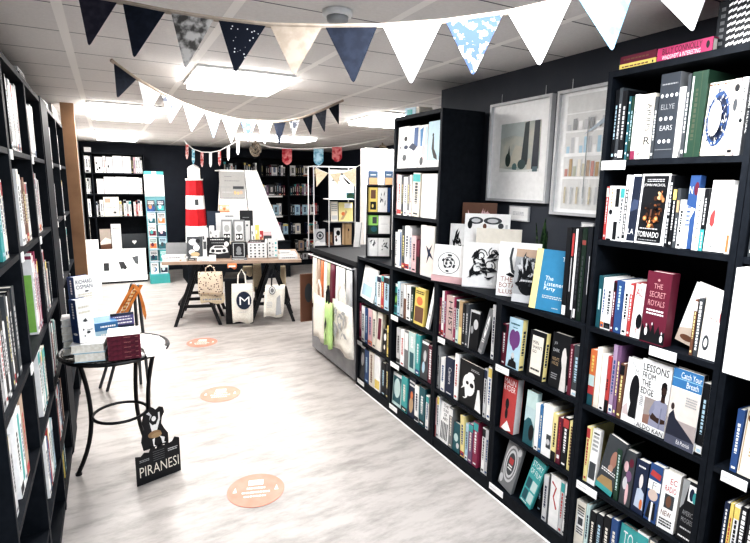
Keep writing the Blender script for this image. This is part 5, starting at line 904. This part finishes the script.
for py, cs in ((212.3, (('y', 'yellow card with two dark pictures, top tier'), ('w', 'white card with a dark sketch, top tier'), ('b', 'narrow blue card at the right of the top tier'))), (234, (('E', 'lime green card with dark square, middle tier'), ('W', 'blank white card, middle tier'))), (260.5, (('w', 'white card with dark botanical shapes, lowest tier'), ('W', 'white card of ink strokes, lowest tier'))) ):
    zz = max(kz(py) if py < 255 else .012, .012); n = len(cs); xs_ = [.011, kw*.44, kw*.82, kw-.012] if n == 3 else [.011, kw*.48, kw-.012]
    for i, (c, lab) in enumerate(cs):
        w = xs_[i+1]-xs_[i]-.002; h = (kh-kz(212.3)-.012 if py < 213 else .138); mb = MB().box(0, w, 0, .012, 0, h, c)
        A = {'y': [('r', .3, .55, .8, .9, 'h'), ('r', .25, .1, .85, .42, 'k'), ('e', .5, .25, .1, .08, 'y')], 'E': [('r', .45, .55, .85, .9, 'd'), ('r', 0, 0, 1, .45, 'e'), ('e', .6, .25, .3, .15, 'T')], 'b': []}.get(c, leafy(9, int(py)+i, 'd') if 'blank' not in lab else [('l', .2, .5, .8, .55, 1, 's')])
        mb.art(A, (0, 0, 0), (1, 0, 0), (0, 0, 1), w, h); o = mb.build('greeting_card'); o.location = FK.w(K0+xs_[i], .012, TOP+zz+.001); o.rotation_euler = (0, 0, -.5); tag(o, lab+' of the black rack', 'card', GK)
# pictures on the white wall panel
for i, (x0, x1) in enumerate(((368, 377.5), (384, 392.5))):
    a, b = onY(x0, 186, 4.598), onY(x1, 171, 4.598); mb = MB().box(0, b.x-a.x, -.012, 0, 0, b.z-a.z, 'n'); mb.art([('r', .06, .05, .94, .55, (.28,.17,.08)), ('r', .06, .55, .94, .93, (.02, .05, .09)), ('l', .2, .68, .8, .8, 1, 'g')], (0, -.012, 0), (1, 0, 0), (0, 0, 1), b.x-a.x, b.z-a.z)
    o = mb.build('hanging_picture'); o.location = (a.x, 4.598, a.z); tag(o, ['blue and tan picture on the white panel, left of two', 'blue and tan picture on the white panel, nearer the tall bookcase'][i], 'picture', 'pictures on the white panel')
# ------------------------------------------------------------------ bunting strings
FAB = lambda k, a, b, s, kind='noise', lo=.4, hi=.6: pattern('bunting_'+k, a, b, s, kind, lo, hi, .9)
CLOTH = dict(plum=FAB('plum', (.03,.028,.045), (.05,.045,.065), 40), navy=FAB('navy', (.008,.012,.024), (.014,.02,.036), 40), silver=FAB('silver_marble', (.09,.085,.08), (.5,.48,.46), 40), dots=FAB('navy_dots', (.75,.75,.75), (.008,.012,.024), 75, 'dots', .14, .2),
 cream=FAB('cream', (.38,.32,.26), (.46,.39,.33), 30), white=FAB('white', (.7,.7,.7), (.78,.78,.78), 30), bluep=FAB('blue_on_white', (.035,.06,.16), (.7,.72,.76), 48, 'noise', .53, .58), sky=FAB('sky_blue', (.1,.23,.34), (.19,.33,.44), 20), grey=FAB('charcoal', (.05,.055,.07), (.08,.085,.1), 40), sketch=FAB('sketch', (.1,.11,.14), (.8,.8,.8), 28, 'noise', .44, .5), black=FAB('black', (.008,.01,.016), (.015,.02,.03), 40), skydip=FAB('sky_print', (.16,.38,.6), (.8,.85,.88), 9))
def pennants(rows, tf):
    out = []
    for x0, y0, x1, y1, xt, yt, m in rows:
        n = 8; P = []
        a, b, c = Vector(atd(x0, y0, tf(x0)-.004)), Vector(atd(x1, y1, tf(x1)-.004)), Vector(atd(xt, yt, tf(xt)-.004))
        rnd = [c+(a-c)*.07, c+(a-c)*.02+(b-c)*.02, c+(b-c)*.07]
        out.append(('pennant', [a, b, rnd[2], rnd[1], rnd[0]], CLOTH[m]))
    return out
t1 = lambda x: 1.47
near = [(78,-4,117,2,88.5,47,'plum'),(122.7,3,165,11.5,133.5,59,'navy'),(171,12.5,214,19,185,69.5,'silver'),(218.5,20,266,25,235,73.5,'dots'),(270,25.5,322,27,294,76.5,'cream'),(325,26.5,377,27,353.5,84.5,'navy'),(383,26.5,442,22,411,85.5,'white'),(446,22,503,14,473,77,'bluep'),(508,13,572,-2,539.5,67.5,'white'),(578,-2,634,-9,612.5,52.5,'sky'),(655,-6,709,-10,693,32.5,'white')]
xs1 = [(40,-16),(78,-5),(120,2),(168,11.5),(216,19),(268,25),(324,26.5),(380,26),(444,21.5),(505,13),(575,-3),(645,-9),(712,-11),(716,-27)]
strand('bunting', 'near string of large triangle bunting in navy, white and patterned cloth', 'bunting', [atd(x, y, t1(x)) for x, y in xs1], .0075, CLOTH['cream'], pennants(near, t1), group='bunting strings')
e0, e1 = onZ(111, 60, CZ-.012), onZ(343, 100.5, CZ-.012); d0, d1 = (e0-CAM).dot(FW), (e1-CAM).dot(FW)
t2 = lambda x: d0+(d1-d0)*(x-111)/(343-111)
far = [(114,63.5,136.5,79.5,117.2,98.5,'navy'),(138,80,160.7,93,147.3,116,'white'),(161.5,94,182.5,104,170,124,'sketch'),(183,104,204.7,112,191.3,132.5,'white'),(205.5,113,220.7,117,213.5,138.7,'skydip'),(221.5,117,240,121,231.3,143.5,'white'),(240.5,121,256.7,121.5,248,142.7,'bluep'),(257,122,272.7,122.7,264.7,145,'white'),(273.5,122,286,121.3,279.3,145,'navy'),(288.7,121,300,119,294,137,'sketch'),(302.5,118,313,114,311,135.5,'black'),(315,114,326.5,109,324.7,132.5,'grey'),(328.7,108,339,102.5,339,125,'black')]
xs2 = [(111,60),(114,62.5),(137,79),(161,93),(183,103.5),(205,112),(221,116.5),(240,120.5),(257,121.5),(273,122),(287,121),(301,118),(314,113.5),(327,108),(343,100.5)]
strand('bunting', 'middle string of small triangle bunting sagging from the ceiling', 'bunting', [atd(x, y, t2(x)) for x, y in xs2], .009, CLOTH['cream'], pennants(far, t2), group='bunting strings')
# slender flags and badges further back
t3 = lambda x: 7.0
def flag(x, y0, y1, hw, m, t, nm='flag', rounded=True):
    P = [atd(x-hw, y0, t), atd(x+hw, y0, t), atd(x+hw, y1-(y1-y0)*.25, t), atd(x+hw*.5, y1-(y1-y0)*.06, t), atd(x, y1, t), atd(x-hw*.5, y1-(y1-y0)*.06, t), atd(x-hw, y1-(y1-y0)*.25, t)]
    return (nm, P, m)
FL = {'redp': FAB('red_print', (.4,.08,.08), (.75,.6,.58), 30), 'bluq': FAB('teal_print', (.1,.3,.4), (.6,.75,.8), 30), 'wht': CLOTH['white'], 'redd': FAB('red_badge', (.35,.02,.04), (.6,.25,.25), 20), 'blud': FAB('blue_badge', (.1,.3,.42), (.45,.65,.75), 20)}
strand('bunting', 'small string of slender pale flags above the lighthouse', 'bunting', [atd(x, y, 7.0) for x, y in ((184.5,141),(187,144),(193,149),(202,152),(211,152.3),(220,150.5),(229,145.5),(236,141.5),(239,139))], .008, 'w',
 [flag(x, y, y+15, 1.5, FL[m], 6.98) for x, y, m in ((187,144.5,'redp'),(193.3,149.5,'bluq'),(202,152.3,'redp'),(210.5,152.5,'wht'),(219.5,151,'redp'),(228.3,146,'wht'),(238,140,'wht'))], group='bunting strings')
t4 = lambda x: 6.3
b4 = strand('bunting', 'white string of red and blue badge flags along the back', 'bunting', [atd(x, y, t4(x)) for x, y in ((239,137),(255,143),(270,147),(288,148.8),(305,149),(320,148),(338,147),(360,143.5),(384,138.5),(396,134))], .009, 'w',
 [flag(287, 149, 165, 5, FL['redd'], 6.28), flag(318.5, 149, 165.5, 5, FL['blud'], 6.28), flag(337, 147, 162, 5, FL['redd'], 6.28)], group='bunting strings')
KNOT = FAB('woven_knot', (.14,.11,.08), (.5,.45,.38), 25, 'wave', .3, .7)
for x, y in ((255.5, 149.5), (382.5, 152)):
    c = atd(x, y, 6.28); mb = MB(); R_ = 6.28/FPX
    for rr_, th in ((5.2, 1.6), (2.2, 1.2)):
        mb.tube([c+RT*(rr_*.85*R_*math.cos(k*.4488))+UP*(rr_*1.15*R_*math.sin(k*.4488)) for k in range(14)], th*R_, KNOT, 8, True)
    mb.tube([c+UP*(6*R_), c+UP*(9*R_)], .6*R_, KNOT, 6)
    o = mb.build('woven_ring', b4, True); o.location = -b4.location
# smoke detector
s0 = onZ(337.5, 11, CZ); r = empty('smoke_detector', (s0.x, s0.y, CZ)); tag(r, 'round white smoke detector on the ceiling above the bunting', 'smoke detector')
MB().lathe([(.055, -.0006), (.055, -.015), (.048, -.02)], 'w', 28).build('base', r, True); MB().lathe([(.04, -.0205), (.038, -.034), (.03, -.04), (.0, -.041)], 'g', 28).build('sensor_head', r, True)
# ------------------------------------------------------------------ floor stickers
PEACH = pattern('peach_floor_vinyl', (.68,.27,.2), (.72,.33,.26), 12, 'noise', .3, .7, .5)
for i, (px, py) in enumerate(((256, 490), (220.5, 394), (202, 342.5))):
    c = onZ(px, py, 0); r_ = .148; mb = MB().lathe([(r_, .0008), (r_, .0018)], PEACH, 40)
    mb.art([('r', .36, .64, .62, .8, 'W'), ('l', .34, .5, .68, .6, 1, 'W'), ('l', .26, .38, .76, .47, 1, 'W'), ('l', .3, .27, .7, .35, 1, 'W'), ('p', [(.1, .45), (.14, .6), (.17, .45)], 'W'), ('p', [(.82, .45), (.86, .6), (.89, .45)], 'W')], (-r_, -r_, .0018), (1, 0, 0), (0, 1, 0), 2*r_, 2*r_)
    o = mb.build('floor_sticker'); o.location = (c.x, c.y, .0005); o.rotation_euler = (0, 0, -.3)
    tag(o, ['round peach floor sticker nearest the camera', 'round peach floor sticker in the middle of the aisle', 'round peach floor sticker nearest the trestle table'][i], 'floor sticker', 'floor stickers')
# ------------------------------------------------------------------ cardboard standee
pa, pb = onZ(137.5, 487, 0), onZ(181, 470, 0); ang = math.atan2(pb.y-pa.y, pb.x-pa.x); sw = (pb-pa).length; FS = Frame((pa.x, pa.y, 0), ang)
sh = hfor(lambda q: FS.w(sw*.35, 0, q), 408)
r = empty('standee', FS.o, ang); tag(r, 'black cardboard standee lettered PIRANESI with a pale statue figure, on the floor', 'standee')
U = lambda u, v: (u*sw, 0, v*sh)
low = [(0,0),(1,0),(1,.47),(.9,.5),(.84,.45),(.76,.44),(.7,.47),(.66,.43),(.56,.45),(.46,.42),(.36,.47),(.3,.4),(.2,.42),(.12,.38),(0,.4)]
mb = MB().prism([U(*p) for p in low], (0, .006, 0), 'k')
mb.art([('t', 'PIRANESI', .07, .1, .96, .24, 'c'), ('l', .08, .3, .3, .34, 2, 'g'), ('l', .72, .33, .95, .38, 2, 's')]+[('r', .38, .27+.03*k, .64, .275+.03*k, 'z') for k in range(5)], (0, 0, 0), (1, 0, 0), (0, 0, 1), sw, sh); mb.build('lettered_base', r)
fig = [(.2,.44),(.16,.56),(.2,.66),(.24,.72),(.2,.8),(.24,.9),(.33,.96),(.4,1),(.47,.97),(.52,.94),(.6,.97),(.68,.95),(.7,.88),(.64,.82),(.62,.74),(.68,.66),(.76,.58),(.76,.44)]
mb = MB().prism([(u*sw, .0075, v*sh) for u, v in fig], (0, .005, 0), 'k')
mb.art([('e', .46, .83, .05, .035, 'w'), ('p', [(.36,.8),(.42,.75),(.5,.75),(.56,.82),(.56,.9),(.6,.9),(.6,.8),(.54,.7),(.52,.66),(.4,.66),(.38,.72)], 'w'), ('p', [(.3,.92),(.36,.94),(.42,.88),(.36,.82),(.38,.88)], 's'), ('e', .46, .62, .15, .05, (.35, .22, .1)), ('e', .5, .6, .12, .035, (.45, .3, .14)), ('p', [(.56,.58),(.68,.54),(.66,.48),(.72,.46),(.62,.46),(.6,.53)], 'w'), ('p', [(.4,.56),(.46,.57),(.44,.48),(.5,.44),(.42,.46)], 'w')], (0, .0075, 0), (1, 0, 0), (0, 0, 1), sw, sh)
mb.build('statue_cutout', r); MB().prism([(sw*.45, .013, 0), (sw*.45, .14, 0), (sw*.45, .013, sh*.5)], (.003, 0, 0), 'k').build('back_strut', r)
# ------------------------------------------------------------------ round bistro table
TC = Vector((-.018, 2.93, 0)); RT_ = .26; RTZ = .715
r = empty('round_table', TC); tag(r, 'round black metal bistro table stacked with books beside the left bookcases', 'table')
STONE = pattern('mosaic_top', (.12,.12,.12), (.6,.59,.56), 60, 'noise', .4, .6, .4)
MB().lathe([(RT_-.012, RTZ-.018), (RT_-.012, RTZ)], STONE, 48).build('tabletop', r)
MB().tube([(RT_*math.cos(k*.15708), RT_*math.sin(k*.15708), RTZ-.009) for k in range(40)], .011, BLACKMETAL, 8, True).build('rim', r)
MB().tube([(.135*math.cos(k*.2094), .135*math.sin(k*.2094), .34) for k in range(30)], .008, BLACKMETAL, 8, True).build('ring_brace', r)
for k in range(3):
    a = (2.95, .95, -.3)[k]; ca, sa = math.cos(a), math.sin(a); pts = []
    for j in range(13):
        t = j/12; rad = .145+.085*(2*t-1)**2 if t < .5 else .145+.05*(2*t-1)**2; pts.append((rad*ca, rad*sa, .012+t*(RTZ-.035)))
    MB().tube(pts, .011, BLACKMETAL, 8).build('leg', r)
    MB().lathe([(.016, .0), (.016, .012)], 'k', 12, (pts[0][0], pts[0][1], 0)).build('foot', r)
GR = 'books on the round table'; Z0 = RTZ+.0115
FRT = Frame((0, 0, 0), 0)
def wpt(px, py, z): return onZ(px, py, z)
def flat(px0, py0, px1, py1, z, d, T_, c, lab, side=None, front='spine', art=None):
    a, b = wpt(px0, py0, z), wpt(px1, py1, z); an = math.atan2(b.y-a.y, b.x-a.x); o = book_flat((b-a).length, d, T_, c, side, art, front, 0, int(px0)); o.location = (a.x, a.y, z); o.rotation_euler = (0, 0, an); tag(o, lab, 'book', GR); return z+T_+.0008
MAR = pattern('maroon_book_cloth', (.1,.012,.03), (.16,.02,.045), 60, 'noise', .4, .6, .5)
# front pair showing page edges
z = flat(74, 363.5, 106, 360.5, Z0, .12, .046, 'l', 'pale blue book with page edges outward, lower of the front pair on round table', None, 'pages')
z = flat(70.5, 354.3, 104.5, 351.3, z, .12, .042, 'W', 'white covered book with page edges outward, upper of the front pair on round table', None, 'pages'); ZF = z
# maroon stack
for i in range(5):
    z0 = Z0+i*.0252; _a = ['lowest', 'second lowest', 'middle', 'second highest', 'topmost'][i]
    q = onZ(108.5, 361.5, Z0); q2 = onZ(141.5, 357.5, Z0); an = math.atan2(q2.y-q.y, q2.x-q.x)
    o = book_flat((q2-q).length, .19, .0244, MAR, 'm', [('l', .45, .35, .75, .65, 1, (.35, .12, .12)), ('l', .85, .35, .95, .65, 1, (.35, .12, .12)), ('r', .02, .1, .03, .9, (.3, .1, .1))], 'spine', 0, i) if False else None
    mb = MB(); w_ = (q2-q).length; mb.box(0, w_, 0, .15, 0, .0025, MAR).box(0, w_, 0, .15, .0219, .0244, MAR if i < 4 else 'W').box(0, w_, 0, .0025, .0025, .0219, MAR)
    mb.art([('l', .5, .35, .7, .65, 1, (.45, .16, .14)), ('l', .84, .35, .95, .65, 1, (.45, .16, .14)), ('r', .02, .1, .03, .9, (.35, .12, .12))], (0, 0, 0), (1, 0, 0), (0, 0, 1), w_, .0244)
    o = mb.build('book'); MB().box(.003, w_-.004, .0025, .146, .0025, .0219, 'W').build('pages', o)
    o.location = (q.x, q.y, z0); o.rotation_euler = (0, 0, an); tag(o, f'maroon spined book, {_a} in the stack of five on the round table', 'book', GR)
# blue stack behind
BLS = [('B', 'bright blue'), ('b', 'deep blue'), ('B', 'bright blue'), ('l', 'pale blue')]
for i in range(3):
    q = onZ(93.5, 351.0, Z0); mb = MB(); c = ['b', 'l', 'B', 'b', 'B'][i]
    o = book_flat(.12, .14, .043, c, c, [('l', .3, .3, .9, .7, 1, 'W')], 'spine', 0, i); o.location = (q.x+.004, q.y+.04, Z0+i*.0442); o.rotation_euler = (0, 0, .22+.03*(i % 2)); tag(o, f"{LAB[c]} book, {['lowest','middle','topmost'][i]} in the blue stack on the round table", 'book', GR)
# left stack with page edges, by the bookcase
for i in range(5):
    q = onZ(63.5, 357, Z0); c = 'wswcw'[i]; o = book_flat(.085, .12, .036, c, None, None, 'pages', 0, i); o.location = (max(q.x, -.268), q.y+.015, Z0+i*.0372); o.rotation_euler = (0, 0, .06*(i % 3)-.05); tag(o, f"{LAB[c]} book with page edges showing, {['lowest','second lowest','middle','second highest','topmost'][i]} in the stack beside the bookcase", 'book', GR)
# two upright copies
ros = [('r', .0, 0, 1, 1, 'W'), ('t', 'RICHARD', .08, .82, .92, .92, (.04, .06, .12)), ('t', 'OSMAN', .08, .69, .92, .79, (.04, .06, .12)), ('e', .6, .62, .1, .02, 'd'), ('l', .15, .4, .85, .58, 3, (.75, .72, .6)), ('p', [(.45, .33), (.6, .38), (.7, .3), (.55, .3)], 'd'), ('e', .4, .2, .05, .025, 'd'), ('e', .62, .15, .04, .02, 'd')]
ros2 = [('r', 0, 0, 1, 1, 'W'), ('l', .12, .78, .8, .86, 1, (.7, .67, .55)), ('l', .12, .66, .88, .74, 1, (.7, .67, .55)), ('p', [(.3, .5), (.5, .56), (.62, .48), (.45, .47)], 'd'), ('e', .3, .3, .05, .02, 'd'), ('e', .6, .22, .12, .03, 'd'), ('e', .35, .15, .04, .02, 'd'), ('l', .5, .25, .9, .3, 1, 'g')]
NB = pattern('blue_book_cloth', (.015,.05,.16), (.025,.075,.22), 60, 'noise', .4, .6, .45)
def upright(px0, py0, px1, ytop, z, T_, art, lab, lean):
    a = onZ(px0, py0, z); an = .55; F = Frame(a, an); lo, hi = .02, .3
    for _ in range(30):
        m = (lo+hi)/2; lo, hi = (m, hi) if pr(F.w(m, 0, 0))[0] < px1 else (lo, m)
    h = hfor(lambda q: F.w(lo*.5, math.sin(lean)*q, q*math.cos(lean)), ytop)
    mb = MB(); mb.box(0, lo, 0, .0025, 0, h, 'W').box(0, lo, T_-.0025, T_, 0, h, NB).box(0, .0025, .0025, T_-.0025, 0, h, NB)
    mb.art(art, (0, 0, 0), (1, 0, 0), (0, 0, 1), lo, h); mb.art([('L', .35, .55, .65, .92, 'W'), ('e', .5, .2, .3, .03, 'w')], (0, T_, 0), (0, -1, 0), (0, 0, 1), T_, h)
    o = mb.build('book'); MB().box(.0025, lo-.003, .0025, T_-.0025, .003, h-.003, 'W').build('pages', o)
    o.location = (a.x, a.y, z+T_*math.sin(lean)+.0006); o.rotation_euler = (Matrix.Rotation(an, 3, 'Z') @ Matrix.Rotation(-lean, 3, 'X')).to_euler(); tag(o, lab, 'book', GR)
upright(80.5, 344.5, 96, 300, ZF, .062, ros2, 'blue and white book standing in front of its taller twin on the round table', .06)
upright(78, 318, 97, 277, Z0+.1872, .062, ros, 'blue and white book with large author lettering, standing at the back of round table', .05)
# purple slogan sign and loose white sheets
a = onZ(112.5, 342, Z0); hs = hfor(lambda q: a+Vector((.05, 0, q)), 314); mb = MB().box(0, .115, 0, .006, 0, hs, 'n'); mb.art([('r', 0, .0, 1, .8, (.12, .1, .3)), ('l', .1, .62, .85, .75, 1, 'W'), ('l', .1, .36, .95, .56, 1, 'W'), ('l', .25, .08, .95, .3, 1, 'W'), ('r', 0, .8, .25, 1, 'k')], (0, 0, hs-.066), (1, 0, 0), (0, 0, 1), .115, .066)
sg = mb.build('slogan_sign'); sg.location = (a.x, a.y, Z0+.001); sg.rotation_euler = (-.06, 0, .12); tag(sg, 'small purple and white slogan sign behind the maroon stack', 'sign')
for i in range(3):
    c = onZ((152, 156, 148)[i], (346, 352, 341)[i], Z0); mb = MB().box(-.05, .05, -.07, .07, 0, .0012, 'W'); mb.art([('l', .15, .3, .85, .7, 5, 's')], (-.05, -.07, .0012), (1, 0, 0), (0, 1, 0), .1, .14)
    o = mb.build('paper_sheet'); o.location = (c.x, c.y, Z0+.0016*i+.0004); o.rotation_euler = (0, 0, .3-.25*i); tag(o, ['white paper sheet on the right of the round table, lowest', 'white paper sheet on the right of the round table, nearest the edge', 'white paper sheet on the right of the round table, topmost'][i], 'paper', 'paper sheets on the round table')
# ------------------------------------------------------------------ orange slatted folding stand beyond the table
apx = onY(132, 284, 3.95); r = empty('folding_stand', (apx.x, 3.95, 0)); tag(r, 'folding wooden stand with orange slatted front and strap, behind the round table', 'stand')
OR = pattern('orange_slats', (.5,.17,.04), (.66,.27,.08), 20, 'noise', .35, .65, .6); ORL = pattern('pale_orange_slat', (.7,.5,.25), (.8,.62,.4), 20, 'noise', .35, .65, .6); az = apx.z
ft = onZ(100, 388, 0)-Vector((apx.x, 3.95, 0)); bt = onZ(141, 384, 0)-Vector((apx.x, 3.95, 0))
fl_ = ft; bk = bt; ap = Vector((0, 0, az))
for k in range(2):
    off = Vector((.05*k, -.09*k, 0)); MB().tube([fl_+off, ap+off*.5], .011, 'd', 8).build('front_leg', r); MB().tube([bk+off, ap+off*.5+Vector((.012, 0, 0))], .011, 'd', 8).build('rear_leg', r)
pe = Vector(onY(113, 318, 3.86))-Vector((apx.x, 3.95, 0))
def lp_(t): return ap+(pe-ap)*(t/.47)
mb = MB()
for k in range(3):
    o_ = Vector((.024*k, -.02*k, 0)); mb.prism([lp_(0)+o_+Vector((0, -.014, 0)), lp_(0)+o_+Vector((.02, -.028, 0)), lp_(.47)+o_+Vector((.02, -.028, 0)), lp_(.47)+o_+Vector((0, -.014, 0))], (.002, .006, 0), OR if k != 1 else ORL)
    for q in range(9):
        if k == 1: t = .03+.048*q; mb.prism([lp_(t)+o_+Vector((0, -.0165, 0)), lp_(t)+o_+Vector((.02, -.0305, 0)), lp_(t+.02)+o_+Vector((.02, -.0305, 0)), lp_(t+.02)+o_+Vector((0, -.0165, 0))], (0, .002, 0), OR)
mb.build('slatted_panel', r)
sp = [apx+Vector((0, 0, .005))]; 
spx = [(134, 284), (138, 287), (142, 296), (145, 306), (146.5, 315), (145.5, 320), (143, 314), (141, 303), (138.5, 293), (134, 288)]
mb = MB(); P = [Vector(onY(x, y, 3.78))-Vector((apx.x, 3.95, 0)) for x, y in spx]; mb.prism(P, (0, .012, 0), OR); mb.build('strap', r)
# ------------------------------------------------------------------ the books that show smallest become one mass; the rest stay single
from mathutils.bvhtree import BVHTree
def thin_out(limit):
    bpy.context.view_layer.update()
    vs, ps, own = [], [], []
    for o in SC.objects:
        if o.type != 'MESH': continue
        r = o
        while r.parent: r = r.parent
        mw = o.matrix_world; b = len(vs); vs += [mw @ v.co for v in o.data.vertices]
        for p in o.data.polygons: ps.append([b+i for i in p.vertices]); own.append(r.name)
    bvh = BVHTree.FromPolygons(vs, ps); n = {}
    for y in range(1, 543, 2):
        for x in range(1, 750, 2):
            h = bvh.ray_cast(CAM, ray(x, y).normalized())
            if h[2] is not None: k = own[h[2]]; n[k] = n.get(k, 0)+1
    others = sum(1 for o in SC.objects if o.parent is None and o.get('category') == 'book')
    cand = sorted([q for q in BOOKS if not q[3].startswith('cards')], key=lambda q: -n.get(q[0].name, 0))
    keep = [q for q in cand if n.get(q[0].name, 0) > 0][:limit-others]; ks = {q[0].name for q in keep}
    rest = [q for q in cand if q[0].name not in ks]
    mb = MB()
    for q in rest:
        for o in (q[0], *q[0].children):
            mw = o.matrix_world; b = len(mb.v); mb.v += [tuple(mw @ v.co) for v in o.data.vertices]; ix = [mb.m(m) for m in o.data.materials]
            for p in o.data.polygons: mb.f.append(tuple(b+i for i in p.vertices)); mb.mi.append(ix[p.material_index])
    for q in rest:
        for o in (*q[0].children, q[0]): bpy.data.objects.remove(o)
        BOOKS.remove(q)
    if mb.v: tag(mb.build('shelved_books'), 'remaining small or half hidden books filling the far and side shelves', 'books', None, 'stuff')
thin_out(290)
# ------------------------------------------------------------------ labels of the books: the look, and the place among its like on that shelf
ORD = ['leftmost', 'second', 'third', 'fourth', 'fifth', 'sixth', 'seventh', 'eighth', 'ninth', 'tenth', 'eleventh', 'twelfth', 'thirteenth', 'fourteenth']
seen = {}
for o, d, pl, g in BOOKS: seen.setdefault((d, pl), []).append(o)
for o, d, pl, g in BOOKS:
    q = seen[(d, pl)]; i = q.index(o)
    if len(q) == 1: lab = f'{d}, {pl}'
    else: lab = f'leftmost {d}, {pl}' if i == 0 else f'{d}, {ORD[i]} such from left, {pl}'
    if len(lab.split()) > 16: lab = f"{d}, {pl.split(', ')[-1]}" if len(q) == 1 else lab
    o['label'] = lab; o['category'] = 'card' if g.startswith('cards') else 'book'; o['group'] = g
